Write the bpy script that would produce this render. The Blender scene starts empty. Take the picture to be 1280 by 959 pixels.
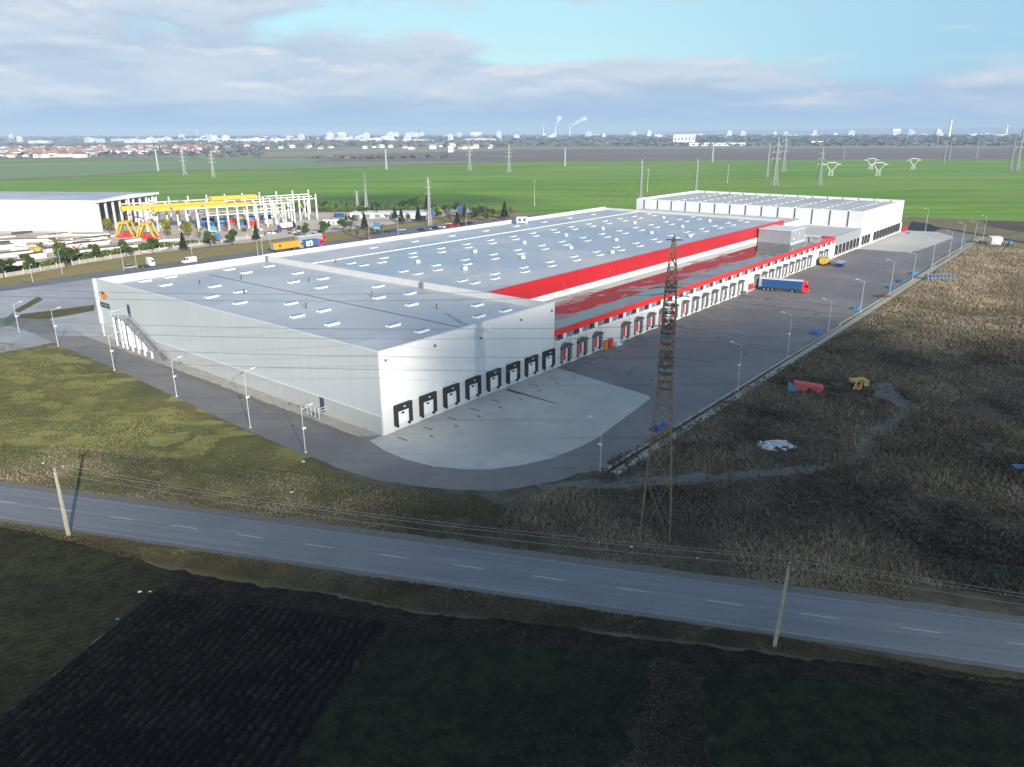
import bpy, bmesh, math, random
from mathutils import Vector, Matrix, Euler, noise
import numpy as np
R = math.radians
random.seed(7)
rnd = random.random
def ru(a, b): return a + (b - a) * rnd()

# ------------------------------------------------------------------ camera, sky, sun, exposure
scene = bpy.context.scene
CAMH, FPX, CX, CY, ROLL = 50.0, 935.6, 640.0, 479.5, -0.0049
PITCH = math.atan((479.5 - 165.2) / FPX)
camd = bpy.data.cameras.new('camera'); cam = bpy.data.objects.new('camera', camd)
scene.collection.objects.link(cam); scene.camera = cam
cam.matrix_world = Matrix.Translation((0, 0, CAMH)) @ Matrix.Rotation(math.pi/2 - PITCH, 4, 'X') @ Matrix.Rotation(ROLL, 4, 'Z')
camd.sensor_width = 36; camd.lens = FPX / 1280 * 36; camd.clip_start = 0.5; camd.clip_end = 120000

SUN_AZ, SUN_EL = R(-65), R(18)          # direction towards the sun, measured from +X
sun_dir = Vector((math.cos(SUN_EL)*math.cos(SUN_AZ), math.cos(SUN_EL)*math.sin(SUN_AZ), math.sin(SUN_EL)))
sund = bpy.data.lights.new('sun', 'SUN'); sund.energy = 4.0; sund.angle = R(0.6); sund.color = (1.0, 0.93, 0.82)
sun = bpy.data.objects.new('sun', sund); scene.collection.objects.link(sun)
sun.rotation_euler = sun_dir.to_track_quat('Z', 'Y').to_euler(); sun.location = (200, -300, 300)

world = bpy.data.worlds.new('World'); scene.world = world; world.use_nodes = True
def build_world():
    nt = world.node_tree; N = nt.nodes; L = nt.links; N.clear()
    out = N.new('ShaderNodeOutputWorld'); bg = N.new('ShaderNodeBackground'); bg.inputs[1].default_value = 0.12
    sky = N.new('ShaderNodeTexSky'); sky.sky_type = 'NISHITA'; sky.sun_disc = False
    sky.sun_elevation = SUN_EL; sky.sun_rotation = math.atan2(sun_dir.x, sun_dir.y); sky.altitude = 100
    sky.air_density = 1.0; sky.dust_density = 0.6; sky.ozone_density = 1.5
    tc = N.new('ShaderNodeTexCoord'); sep = N.new('ShaderNodeSeparateXYZ'); L.new(tc.outputs['Generated'], sep.inputs[0])
    def M(op, a, b=None, clamp=False):
        n = N.new('ShaderNodeMath'); n.operation = op; n.use_clamp = clamp
        for i, v in enumerate((a, b)):
            if v is None: continue
            if isinstance(v, (int, float)): n.inputs[i].default_value = v
            else: L.new(v, n.inputs[i])
        return n.outputs[0]
    def mix(f, a, b):
        n = N.new('ShaderNodeMix'); n.data_type = 'RGBA'
        if isinstance(f, (int, float)): n.inputs[0].default_value = f
        else: L.new(f, n.inputs[0])
        for i, v in ((6, a), (7, b)):
            if isinstance(v, tuple): n.inputs[i].default_value = (*v, 1)
            else: L.new(v, n.inputs[i])
        return n.outputs[2]
    def smooth(v, a, b):
        n = N.new('ShaderNodeMapRange'); n.interpolation_type = 'SMOOTHSTEP'; L.new(v, n.inputs[0])
        n.inputs[1].default_value = a; n.inputs[2].default_value = b; return n.outputs[0]
    X, Y, Z = sep.outputs
    el = Z
    az = M('ARCTAN2', X, Y)
    # cloud deck seen edge on; sampled a second time slightly higher to find the sunlit tops
    def cl(sx, sy, off, det, rough=0.55, up=0.0):
        c = N.new('ShaderNodeCombineXYZ'); L.new(M('MULTIPLY', az, sx), c.inputs[0])
        L.new(M('MULTIPLY', M('POWER', M('MAXIMUM', M('ADD', el, up), 0.0), 0.8), sy), c.inputs[1]); c.inputs[2].default_value = off
        n = N.new('ShaderNodeTexNoise'); n.inputs['Scale'].default_value = 1; n.inputs['Detail'].default_value = det
        n.inputs['Roughness'].default_value = rough; n.inputs['Distortion'].default_value = 0.25
        L.new(c.outputs[0], n.inputs['Vector']); return n.outputs[0]
    low = M('SUBTRACT', 1.0, smooth(M('ADD', el, M('MULTIPLY', smooth(az, -0.15, 0.5), 0.030)), 0.05, 0.115))
    left = smooth(M('MULTIPLY', az, -1.0), 0.0, 0.40)
    behind = smooth(M('MULTIPLY', Y, -1.0), -0.4, 0.2)
    high = smooth(el, 0.14, 0.30)
    cover = M('ADD', M('MULTIPLY', low, 0.42), M('MULTIPLY', M('MULTIPLY', left, M('SUBTRACT', 1.0, high)), 0.25))
    cover = M('ADD', cover, M('MULTIPLY', behind, 0.06))
    def dens_at(up):
        n1 = cl(6.0, 19, 2.7, 6, .5, up); n2 = cl(17.0, 52, 5.3, 6, 0.55, up); n3 = cl(1.6, 8, 9.1, 3, .5, up)
        return n1, n2, M('ADD', M('ADD', M('MULTIPLY', n1, 0.95), M('MULTIPLY', n2, 0.24)), M('ADD', M('MULTIPLY', n3, 0.35), cover))
    n1, n2, d = dens_at(0.0); _, _, du = dens_at(0.007)
    dens = smooth(d, 0.82, 1.01)
    lit = smooth(M('SUBTRACT', d, du), 0.015, 0.16)
    dark = smooth(M('SUBTRACT', du, d), 0.0, 0.15)
    S = 1/0.12/1.57
    nearh = M('SUBTRACT', 1.0, smooth(el, 0.12, 0.6))
    blue = mix(M('MULTIPLY', nearh, 0.8), sky.outputs[0], (0.47*S, 0.80*S, 0.90*S))
    upper = mix(M('MULTIPLY', smooth(az, 0.05, 0.6), nearh), blue, (0.38*S, 0.67*S, 0.86*S))
    shade = mix(smooth(n1, 0.36, 0.64), (0.48*S, 0.60*S, 0.78*S), (0.62*S, 0.70*S, 0.83*S))
    shade = mix(M('MULTIPLY', dark, 0.5), shade, (0.40*S, 0.51*S, 0.66*S))
    cloud = mix(M('MULTIPLY', lit, 0.75), shade, (0.84*S, 0.83*S, 0.83*S))
    cloud = mix(M('MULTIPLY', smooth(el, 0.2, 0.6), 0.65), cloud, (0.30*S, 0.34*S, 0.42*S))
    col = mix(M('MULTIPLY', dens, 0.92), upper, cloud)
    bank = M('SUBTRACT', 1.0, smooth(M('ADD', el, M('MULTIPLY', M('SUBTRACT', n1, .5), 0.06)), 0.0, 0.062))
    col = mix(M('MULTIPLY', bank, 0.92), col, (0.34*S, 0.51*S, 0.77*S))
    L.new(col, bg.inputs[0]); L.new(bg.outputs[0], out.inputs[0])
build_world()
scene.view_settings.view_transform = 'Standard'; scene.view_settings.look = 'None'
scene.view_settings.exposure = 0.65; scene.view_settings.gamma = 1.0
scene.render.resolution_x, scene.render.resolution_y = 1024, 767
scene.render.engine = 'CYCLES'
scene.cycles.max_bounces = 6; scene.cycles.diffuse_bounces = 2; scene.cycles.transparent_max_bounces = 24
scene.cycles.volume_bounces = 0

# ------------------------------------------------------------------ geometry helpers
cP, sP = math.cos(PITCH), math.sin(PITCH)
def G(px, py, z=0.0):
    """ground position of a point measured on the photograph (1280 px wide)"""
    a, b = px - CX, py - CY
    u = (a*math.cos(ROLL) + b*math.sin(ROLL)) / FPX; v = -(-a*math.sin(ROLL) + b*math.cos(ROLL)) / FPX
    dy = cP + v*sP; dz = -sP + v*cP; t = (CAMH - z) / (-dz)
    return Vector((u*t, dy*t, z))
def HT(bx, by, ty):
    p = G(bx, by); a = bx - CX
    v = -(-a*math.sin(ROLL) + (ty - CY)*math.cos(ROLL)) / FPX
    return (v*p.y*cP - p.y*sP) / (cP + v*sP) + CAMH
O = Vector((-22.39, 120.61, 0)); ANG = R(50.59)
def W(s, t, z=0.0):
    return Vector((O.x + s*math.cos(ANG) - t*math.sin(ANG), O.y + s*math.sin(ANG) + t*math.cos(ANG), z))

col = scene.collection
class MB:
    def __init__(self): self.v = []; self.f = []; self.m = []; self.k = 0
    def mi(self, k): self.k = k; return self
    def poly(self, pts):
        b = len(self.v); self.v += [tuple(p) for p in pts]; self.f.append(tuple(range(b, b+len(pts)))); self.m.append(self.k); return self
    def faces(self, pts, fs):
        b = len(self.v); self.v += [tuple(p) for p in pts]
        for q in fs: self.f.append(tuple(b+i for i in q)); self.m.append(self.k)
        return self
    def box(self, x0, x1, y0, y1, z0, z1):
        p = [(x0,y0,z0),(x1,y0,z0),(x1,y1,z0),(x0,y1,z0),(x0,y0,z1),(x1,y0,z1),(x1,y1,z1),(x0,y1,z1)]
        return self.faces(p, [(3,2,1,0),(4,5,6,7),(0,1,5,4),(1,2,6,5),(2,3,7,6),(3,0,4,7)])
    def tube(self, p, q, r, n=6, r2=None, caps=True):
        p, q = Vector(p), Vector(q); d = (q-p)
        if d.length < 1e-6: return self
        d.normalize(); a = d.orthogonal().normalized(); b = d.cross(a); r2 = r if r2 is None else r2
        pts = [p + (a*math.cos(2*math.pi*i/n) + b*math.sin(2*math.pi*i/n))*r for i in range(n)]
        pts += [q + (a*math.cos(2*math.pi*i/n) + b*math.sin(2*math.pi*i/n))*r2 for i in range(n)]
        fs = [(i, (i+1)%n, n+(i+1)%n, n+i) for i in range(n)]
        if caps: fs += [tuple(range(n-1,-1,-1)), tuple(range(n, 2*n))]
        return self.faces(pts, fs)
    def bar(self, p, q, w): return self.tube(p, q, w*0.7071, 4)
    def prism(self, pts, z0, z1):
        n = len(pts); v = [(p[0],p[1],z0) for p in pts] + [(p[0],p[1],z1) for p in pts]
        return self.faces(v, [tuple(range(n-1,-1,-1)), tuple(range(n,2*n))] + [(i,(i+1)%n,n+(i+1)%n,n+i) for i in range(n)])
    def profile(self, prof, y0, y1):
        """extrude an x-z outline along y"""
        n = len(prof); v = [(p[0],y0,p[1]) for p in prof] + [(p[0],y1,p[1]) for p in prof]
        return self.faces(v, [tuple(range(n)), tuple(range(2*n-1,n-1,-1))] + [((i+1)%n,i,n+i,n+(i+1)%n) for i in range(n)])
    def ball(self, c, r, seg=8, rings=5, sz=1.0):
        c = Vector(c); b = len(self.v)
        pts = [(c.x, c.y, c.z - r*sz)]
        for i in range(1, rings):
            a = math.pi*i/rings - math.pi/2
            for j in range(seg):
                t = 2*math.pi*j/seg; pts.append((c.x+r*math.cos(a)*math.cos(t), c.y+r*math.cos(a)*math.sin(t), c.z+r*sz*math.sin(a)))
        pts.append((c.x, c.y, c.z + r*sz)); fs = []
        for j in range(seg): fs.append((0, 1+(j+1)%seg, 1+j))
        for i in range(rings-2):
            for j in range(seg):
                a0 = 1+i*seg+j; a1 = 1+i*seg+(j+1)%seg; fs.append((a0, a1, a1+seg, a0+seg))
        e = len(pts)-1
        for j in range(seg): fs.append((e-seg+j, e-seg+(j+1)%seg, e))
        return self.faces(pts, fs)
    def mesh(self, name, mats, fix=True):
        me = bpy.data.meshes.new(name); me.from_pydata(self.v, [], self.f)
        for m in (mats if isinstance(mats, (list, tuple)) else [mats]): me.materials.append(m)
        me.polygons.foreach_set('material_index', self.m)
        if fix:
            bm = bmesh.new(); bm.from_mesh(me); bmesh.ops.recalc_face_normals(bm, faces=bm.faces); bm.to_mesh(me); bm.free()
        me.update(); return me
    def build(self, name, mats, parent=None, loc=None, rz=0.0, fix=True):
        o = bpy.data.objects.new(name, self.mesh(name, mats, fix)); col.objects.link(o)
        if parent is not None: o.parent = parent
        if loc is not None: o.location = loc
        if rz: o.rotation_euler[2] = rz
        return o
def tag(o, label, cat, group=None):
    o['label'] = label; o['category'] = cat
    if group: o['group'] = group
    return o
def kind(o, k): o['kind'] = k; return o
def thing(name, label, cat, loc=(0,0,0), rz=0.0, group=None):
    o = bpy.data.objects.new(name, None); o.empty_display_size = 0.2; col.objects.link(o)
    o.location = loc; o.rotation_euler[2] = rz
    return tag(o, label, cat, group)
def dup(o, loc=None, rz=None, label=None, group=None, scale=None):
    def rec(a, par):
        c = a.copy(); col.objects.link(c)
        if par is not None: c.parent = par
        for ch in a.children: rec(ch, c)
        return c
    c = rec(o, None)
    if loc is not None: c.location = loc
    if rz is not None: c.rotation_euler[2] = rz
    if label: c['label'] = label
    if group: c['group'] = group
    if scale is not None: c.scale = scale if isinstance(scale, (tuple, list)) else (scale,)*3
    return c
def sheet(name, pts, z, mat, wob=0.0, step=2.0):
    """flat ground sheet from an outline; the outline can be roughened"""
    P = [Vector((p[0], p[1], 0)) for p in pts]
    if wob:
        Q = []
        for i, a in enumerate(P):
            b = P[(i+1) % len(P)]; n = max(1, int((b-a).length/step)); d = (b-a); nn = Vector((-d.y, d.x, 0))
            if nn.length: nn.normalize()
            for k in range(n):
                q = a + d*k/n; Q.append(q + nn*wob*(noise.noise(Vector((q.x*.35, q.y*.35, 3.3)))*1.3 + noise.noise(Vector((q.x*1.1, q.y*1.1, 6.3)))*1.2))
        P = Q
    me = MB(); me.poly([(p.x, p.y, 0) for p in P])
    o = me.build(name, mat, None, (0, 0, z)); 
    if o.data.polygons[0].normal.z < 0:
        o.data.flip_normals()
    return kind(o, 'structure')
def px(*pp): return [G(a, b) for a, b in pp]
def st(*pp): return [W(a, b) for a, b in pp]

# ------------------------------------------------------------------ materials
class Nodes:
    def __init__(self, name):
        self.mat = bpy.data.materials.new(name); self.mat.use_nodes = True; nt = self.mat.node_tree
        self.N = nt.nodes; self.L = nt.links; self.bsdf = self.N['Principled BSDF']; self.nt = nt
    def put(self, sock, v):
        if isinstance(v, (int, float)): sock.default_value = v
        elif isinstance(v, tuple): sock.default_value = (*v, 1) if len(v) == 3 and len(sock.default_value) == 4 else v
        else: self.L.new(v, sock)
    def math(self, op, a, b=None, clamp=False):
        n = self.N.new('ShaderNodeMath'); n.operation = op; n.use_clamp = clamp; self.put(n.inputs[0], a)
        if b is not None: self.put(n.inputs[1], b)
        return n.outputs[0]
    def pos(self, obj=False):
        if obj: n = self.N.new('ShaderNodeTexCoord'); return n.outputs['Object']
        n = self.N.new('ShaderNodeNewGeometry'); return n.outputs['Position']
    def noise(self, vec, scale, detail=4, rough=0.6, dist=0.0, stretch=None):
        if stretch: m = self.N.new('ShaderNodeMapping'); self.L.new(vec, m.inputs[0]); m.inputs['Scale'].default_value = stretch[0]; m.inputs['Rotation'].default_value = (0,0,stretch[1]); vec = m.outputs[0]
        n = self.N.new('ShaderNodeTexNoise'); self.L.new(vec, n.inputs['Vector']); n.inputs['Scale'].default_value = scale
        n.inputs['Detail'].default_value = detail; n.inputs['Roughness'].default_value = rough; n.inputs['Distortion'].default_value = dist
        return n.outputs[0]
    def ramp(self, v, a, b, smooth=True):
        n = self.N.new('ShaderNodeMapRange'); self.put(n.inputs[0], v); n.inputs[1].default_value = a; n.inputs[2].default_value = b
        if smooth: n.interpolation_type = 'SMOOTHSTEP'
        return n.outputs[0]
    def mix(self, f, a, b, blend='MIX'):
        n = self.N.new('ShaderNodeMix'); n.data_type = 'RGBA'; n.blend_type = blend
        self.put(n.inputs[0], f); self.put(n.inputs[6], a); self.put(n.inputs[7], b); return n.outputs[2]
    def bump(self, h, strength=0.5, dist=0.1):
        n = self.N.new('ShaderNodeBump'); self.put(n.inputs['Height'], h); n.inputs['Strength'].default_value = strength; n.inputs['Distance'].default_value = dist
        self.L.new(n.outputs[0], self.bsdf.inputs['Normal'])
    def sep(self, v):
        n = self.N.new('ShaderNodeSeparateXYZ'); self.L.new(v, n.inputs[0]); return n.outputs
    def out(self, color, rough=0.8, metal=0.0, spec=None):
        self.put(self.bsdf.inputs['Base Color'], color); self.put(self.bsdf.inputs['Roughness'], rough); self.put(self.bsdf.inputs['Metallic'], metal)
        if spec is not None: self.bsdf.inputs['Specular IOR Level'].default_value = spec
        return self.mat
def simple(name, c, rough=0.6, metal=0.0, var=0.12, scale=1.5, spec=None, dirt=None):
    n = Nodes(name); p = n.pos(True)
    a = n.noise(p, scale, 4); b = n.noise(p, scale*7, 3)
    f = n.math('ADD', n.math('MULTIPLY', a, 0.6), n.math('MULTIPLY', b, 0.4))
    lo = tuple(x*(1-var) for x in c); hi = tuple(min(1, x*(1+var)) for x in c)
    k = n.mix(n.ramp(f, 0.35, 0.65), lo, hi)
    if dirt: k = n.mix(n.math('MULTIPLY', n.ramp(n.noise(p, scale*2.3, 6, 0.7), 0.5, 0.75), dirt[3]), k, tuple(dirt[:3]))
    return n.out(k, rough, metal, spec)

M = {}
M['steel'] = simple('galvanised_steel', (.50,.52,.54), .45, .6)
M['pole_metal'] = simple('lamp_pole_metal', (.62,.65,.68), .5, .3)
M['rust'] = simple('weathered_tower_steel', (.25,.18,.13), .8, .2, .35, 2.0, dirt=(.22,.09,.04,.8))
M['rust_dark'] = simple('dark_tower_steel', (.085,.08,.078), .8, .2, .3, 2.0, dirt=(.16,.07,.035,.6))
M['insul'] = simple('glass_insulator', (.08,.34,.36), .15, 0, .1)
M['wire'] = simple('aluminium_wire', (.16,.16,.17), .5, .5)
M['wire_lit'] = simple('sunlit_wire', (.42,.41,.38), .5, .4)  # paler copy of the wire, sunlight put into its colour
M['pylon'] = simple('far_pylon_steel', (.42,.42,.42), .6, .2)
M['pylon_white'] = simple('pale_pylon_steel', (.58,.59,.58), .6, .1)
M['conc_pole'] = simple('concrete_pole', (.46,.42,.30), .9, 0, .18, 3)
M['white'] = simple('white_paint', (.78,.79,.80), .5, 0, .04)
M['white_bright'] = simple('bright_white_coating', (.85,.85,.85), .5, 0, .04)
M['parapet'] = simple('parapet_sheet', (.66,.66,.65), .6, 0, .06, .3, dirt=(.46,.46,.45,.5))
M['black'] = simple('black_rubber', (.022,.024,.027), .8, 0, .2)
M['darkgrey'] = simple('dark_grey_steel', (.09,.095,.10), .6, .1, .15)
M['door_slate'] = simple('slate_door_paint', (.045,.075,.095), .5)
M['midgrey'] = simple('grey_shelter_fabric', (.20,.21,.215), .8, 0, .15)
M['red'] = simple('red_paint', (.62,.02,.025), .45, 0, .06)
M['redb'] = simple('bright_red_coating', (.85,.035,.03), .4, 0, .05)
M['cabred'] = simple('cab_red_paint', (.75,.03,.04), .3, 0, .05)
M['blue_curtain'] = simple('blue_curtain_side', (.012,.075,.22), .5, 0, .15, 1.0)
M['blue'] = simple('blue_plastic', (.03,.12,.30), .5, 0, .15)
M['skyblue'] = simple('light_blue_sheet', (.06,.22,.42), .5, 0, .12)
M['teal'] = simple('teal_sheet', (.08,.42,.48), .5, 0, .1)
M['glass'] = simple('dark_glass', (.02,.025,.03), .08, 0, .1)
M['glass_blue'] = simple('blue_rooflight_glazing', (.16,.30,.46), .25, 0, .15, .8)
M['yellow'] = simple('yellow_paint', (.66,.44,.05), .5, 0, .08)
M['orange'] = simple('orange_curtain', (.85,.32,.02), .5, 0, .06)
M['signorange'] = simple('sign_orange', (.75,.30,.04), .5, 0, .06)
M['magenta'] = simple('magenta_panel', (.33,.05,.16), .5)
M['tyre'] = simple('tyre_rubber', (.02,.02,.02), .9)
M['rim'] = simple('wheel_rim', (.45,.45,.46), .4, .6)
M['chassis'] = simple('chassis_steel', (.06,.06,.065), .7, .3)
M['precast'] = simple('precast_concrete', (.66,.64,.60), .85, 0, .1, .5)
M['fencec'] = simple('concrete_fence_panel', (.40,.37,.34), .9, 0, .15, .7)
M['bark'] = simple('bark', (.09,.07,.05), .95, 0, .3, 4)
M['lime'] = simple('rubble_white', (.60,.64,.66), .9, 0, .35, 3)
M['pipe'] = simple('grey_blue_pipe', (.17,.23,.31), .6, 0, .2)
M['silver'] = simple('silver_car_paint', (.55,.57,.60), .3, .5)
M['carblue'] = simple('blue_car_paint', (.02,.06,.22), .3, .2)
M['carblack'] = simple('black_car_paint', (.02,.02,.025), .3, .2)
M['carwhite'] = simple('white_car_paint', (.75,.76,.78), .3, 0)
M['carred'] = simple('red_car_paint', (.55,.03,.04), .3, .1)
M['fence_green'] = simple('green_fence_wire', (.06,.13,.09), .7, 0)
M['kerb'] = simple('kerb_concrete', (.42,.40,.36), .9, 0, .25, 1.5, dirt=(.15,.14,.12,.5))

def m_asphalt(name, c, c2, seam=0.0, stain=(.5,.9)):
    n = Nodes(name); p = n.pos()
    big = n.noise(p, .035, 5, .6, .4); mid = n.noise(p, .25, 5, .65); fine = n.noise(p, 5, 3)
    k = n.mix(n.ramp(big, .38, .66), c, c2)
    k = n.mix(n.math('MULTIPLY', n.ramp(mid, .45, .8), .45), k, tuple(x*stain[0] for x in c))
    k = n.mix(.25, k, n.mix(n.ramp(fine, .3, .7), tuple(x*.75 for x in c), tuple(x*1.3 for x in c)))
    # long tyre tracks along the building
    tr = n.noise(p, .5, 3, .5, 0, ((.04, 1.0, 1), -ANG))
    k = n.mix(n.math('MULTIPLY', n.ramp(tr, .55, .72), .4), k, tuple(x*.6 for x in c))
    if seam:
        m = n.N.new('ShaderNodeMapping'); n.L.new(p, m.inputs[0]); m.inputs['Rotation'].default_value = (0, 0, -ANG)
        s = n.sep(m.outputs[0])
        a = n.math('LESS_THAN', n.math('ABSOLUTE', n.math('SUBTRACT', n.math('FRACT', n.math('DIVIDE', s[0], seam)), .5)), .02)
        b = n.math('LESS_THAN', n.math('ABSOLUTE', n.math('SUBTRACT', n.math('FRACT', n.math('DIVIDE', s[1], seam)), .5)), .02)
        k = n.mix(n.math('MULTIPLY', n.math('MAXIMUM', a, b), .10), k, tuple(x*.5 for x in c))
    n.bump(fine, .25, .02)
    return n.out(k, n.ramp(big, .2, .9) if False else .75)
M['asphalt'] = m_asphalt('yard_asphalt', (.185,.175,.175), (.290,.260,.245))
M['lane'] = m_asphalt('service_road_asphalt', (.175,.168,.17), (.24,.225,.22))
M['apron'] = m_asphalt('apron_concrete', (.47,.46,.425), (.60,.585,.54), 5.5, (.6,.9))
M['apron_far'] = m_asphalt('pale_apron_concrete', (.50,.47,.44), (.60,.57,.52), 5.5, (.7,.9))
M['lyard'] = m_asphalt('pale_worn_paving', (.46,.46,.47), (.29,.29,.30), 0, (.6,.9))
def m_road():
    n = Nodes('public_road_asphalt'); p = n.pos()
    m = n.N.new('ShaderNodeMapping'); n.L.new(p, m.inputs[0]); m.inputs['Rotation'].default_value = (0,0,R(13.4))
    q = m.outputs[0]
    tr = n.noise(q, 1.0, 4, .6, 0, ((.03, 1.1, 1), 0)); big = n.noise(p, .08, 4); fine = n.noise(p, 9, 3)
    k = n.mix(n.ramp(tr, .35, .65), (.215,.222,.235), (.285,.290,.298))
    k = n.mix(n.math('MULTIPLY', n.ramp(big, .45, .7), .5), k, (.155,.162,.175))
    k = n.mix(.3, k, n.mix(n.ramp(fine, .3, .7), (.08,.085,.095), (.20,.205,.215)))
    cr = n.noise(p, .6, 6, .8, 1.5)
    k = n.mix(n.math('MULTIPLY', n.math('SUBTRACT', 1.0, n.ramp(n.math('ABSOLUTE', n.math('SUBTRACT', cr, .5)), 0, .006)), .45), k, (.06,.06,.07))
    n.bump(fine, .2, .02); return n.out(k, .7)
M['road'] = m_road()
def m_paint():
    n = Nodes('worn_road_paint'); p = n.pos(); f = n.noise(p, 3, 5, .7)
    return n.out(n.mix(n.ramp(f, .45, .7), (.60,.61,.62), (.24,.25,.27)), .6)
M['paint'] = m_paint(); M['edge'] = simple('faded_edge_paint', (.30,.31,.33), .7, 0, .25, .8, dirt=(.17,.175,.19,.9))
def m_gravel():
    n = Nodes('shoulder_gravel'); p = n.pos(); f = n.noise(p, 1.2, 6, .7); g = n.noise(p, 12, 3)
    k = n.mix(n.ramp(f, .3, .7), (.14,.13,.12), (.21,.19,.165)); k = n.mix(.4, k, n.mix(g, (.06,.06,.055), (.32,.3,.27)))
    n.bump(g, .5, .05); return n.out(k, .95)
M['gravel'] = m_gravel()
def m_track():
    n = Nodes('dirt_track_soil'); p = n.pos(); f = n.noise(p, .35, 6, .7); g = n.noise(p, 4, 4)
    k = n.mix(n.ramp(f, .3, .7), (.10,.09,.085), (.20,.18,.165)); k = n.mix(.35, k, n.mix(n.ramp(g,.35,.65), (.04,.035,.03), (.26,.235,.21)))
    n.bump(g, .5, .08); return n.out(k, .95)
M['track'] = m_track()
def m_ground():
    n = Nodes('rough_grassland'); p = n.pos(); x, y, z = n.sep(p)
    a = n.noise(p, .045, 5, .6, .5); b = n.noise(p, .22, 6, .68, .4); c = n.noise(p, 1.4, 5, .7); d = n.noise(p, 7, 3, .7)
    # right: rank dark weeds with straw
    scrub = n.mix(n.ramp(b, .38, .64), (.072,.060,.044), (.21,.17,.12))
    scrub = n.mix(n.ramp(c, .48, .68), scrub, (.20,.155,.095))
    scrub = n.mix(n.math('MULTIPLY', n.ramp(a, .5, .68), .7), scrub, (.075,.075,.035))
    # left: mown olive grass with yellow cushions
    gl = n.mix(n.ramp(b, .36, .66), (.135,.155,.046), (.225,.225,.075))
    gl = n.mix(n.math('MULTIPLY', n.ramp(a, .50, .62), .8), gl, (.30,.22,.09))
    y1 = n.ramp(n.noise(p, .11, 2, .5, .3, ((1,1.8,1), .3)), .535, .60)
    gl = n.mix(n.math('MULTIPLY', y1, .8), gl, (.50,.46,.13))
    gl = n.mix(n.math('MULTIPLY', n.ramp(n.noise(p, .07, 3), .54, .66), .75), gl, (.11,.135,.040))
    gl = n.mix(n.math('MULTIPLY', n.ramp(c, .52, .7), .4), gl, (.08,.062,.035))
    # far: drier
    far = n.mix(n.ramp(b, .35, .65), (.24,.185,.11), (.46,.37,.20)); far = n.mix(n.ramp(c, .5, .7), far, (.14,.11,.065))
    far = n.mix(n.math('MULTIPLY', n.ramp(a, .5, .62), .7), far, (.22,.215,.075))
    wob = n.math('MULTIPLY', n.math('SUBTRACT', b, .5), 60)
    fx = n.ramp(n.math('ADD', x, wob), -52, -8)
    yy = n.math('SUBTRACT', y, n.math('MULTIPLY', x, .35))
    k = n.mix(fx, gl, scrub)
    fy = n.math('MAXIMUM', n.ramp(n.math('ADD', n.math('SUBTRACT', y, n.math('MULTIPLY', x, 0.0)), wob), 160, 215), 0)
    k = n.mix(fy, k, far)
    # roadside verge
    k = n.mix(.35, k, n.mix(n.ramp(d, .3, .7), (.03,.028,.018), (.19,.17,.09)))
    n.bump(n.math('ADD', c, n.math('MULTIPLY', d, .5)), .8, .35)
    return n.out(k, .95, 0, .2)
M['ground'] = m_ground()
def m_field(name, c1, c2, c3, sc=.01, rows=None, bump=.3, grain=0, streak=0):
    n = Nodes(name); p = n.pos(); a = n.noise(p, sc, 5, .6, .3, ((1,2.2,1), R(12))); b = n.noise(p, sc*7, 5, .7)
    k = n.mix(n.ramp(a, .35, .65), c1, c2); k = n.mix(n.math('MULTIPLY', n.ramp(b, .5, .7), .5), k, c3)
    if streak:
        q_ = n.noise(p, .02, 6, .65, .3, ((.22,2.6,1), R(4))); k = n.mix(n.math('MULTIPLY', n.ramp(q_, .42, .62), streak), k, tuple(x*.55 for x in c1)); q_ = n.noise(p, .009, 4, .6, .3, ((.3,2.2,1), R(-6))); k = n.mix(n.math('MULTIPLY', n.ramp(q_, .48, .62), streak), k, c3)
    if rows:
        m = n.N.new('ShaderNodeMapping'); n.L.new(p, m.inputs[0]); m.inputs['Rotation'].default_value = (0,0,-rows[1])
        s = n.sep(m.outputs[0]); w = n.math('SINE', n.math('ADD', n.math('MULTIPLY', s[1], 2*math.pi/rows[0]), n.math('MULTIPLY', b, rows[3])))
        k = n.mix(n.math('MULTIPLY', n.ramp(w, .0, 1), rows[2]), k, rows[4])
    if grain:
        k = n.mix(n.math('MULTIPLY', n.ramp(n.noise(p, 2.2, 5, .75), .42, .66), grain), k, tuple(x*2.2 for x in c3)); k = n.mix(n.math('MULTIPLY', n.ramp(n.noise(p, .5, 5, .7), .45, .6), .6), k, tuple(x*.55 for x in c1))
    n.bump(n.noise(p, 3, 4), bump, .2); return n.out(k, .95, 0, .05 if grain else .2)
M['wheat'] = m_field('green_crop', (.17,.35,.030), (.25,.42,.045), (.27,.33,.09), .004, (9, R(78), .15, 3, (.12,.26,.03)), .3, 0, .55)
M['pale_field'] = m_field('pale_green_crop', (.22,.30,.15), (.25,.33,.14), (.29,.27,.18), .003)
M['brown_field'] = m_field('brown_ploughland', (.20,.155,.145), (.24,.19,.175), (.17,.14,.12), .003)
M['tan_field'] = m_field('tan_stubble', (.34,.27,.20), (.40,.32,.25), (.28,.23,.17), .004)
M['mint_field'] = m_field('pale_mint_crop', (.20,.31,.19), (.24,.34,.22), (.2,.26,.18), .003)
M['purple_field'] = m_field('dark_ploughland', (.11,.075,.065), (.14,.10,.08), (.09,.06,.05), .03)
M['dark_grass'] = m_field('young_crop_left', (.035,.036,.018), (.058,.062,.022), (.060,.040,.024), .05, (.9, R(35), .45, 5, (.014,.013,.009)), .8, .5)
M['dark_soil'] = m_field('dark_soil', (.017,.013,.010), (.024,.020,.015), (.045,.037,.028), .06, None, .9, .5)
M['young_wheat'] = m_field('young_crop_rows', (.016,.014,.010), (.022,.032,.011), (.034,.030,.020), .06, (.7, R(62), .5, 6, (.018,.026,.009)), .8, .4)
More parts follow.
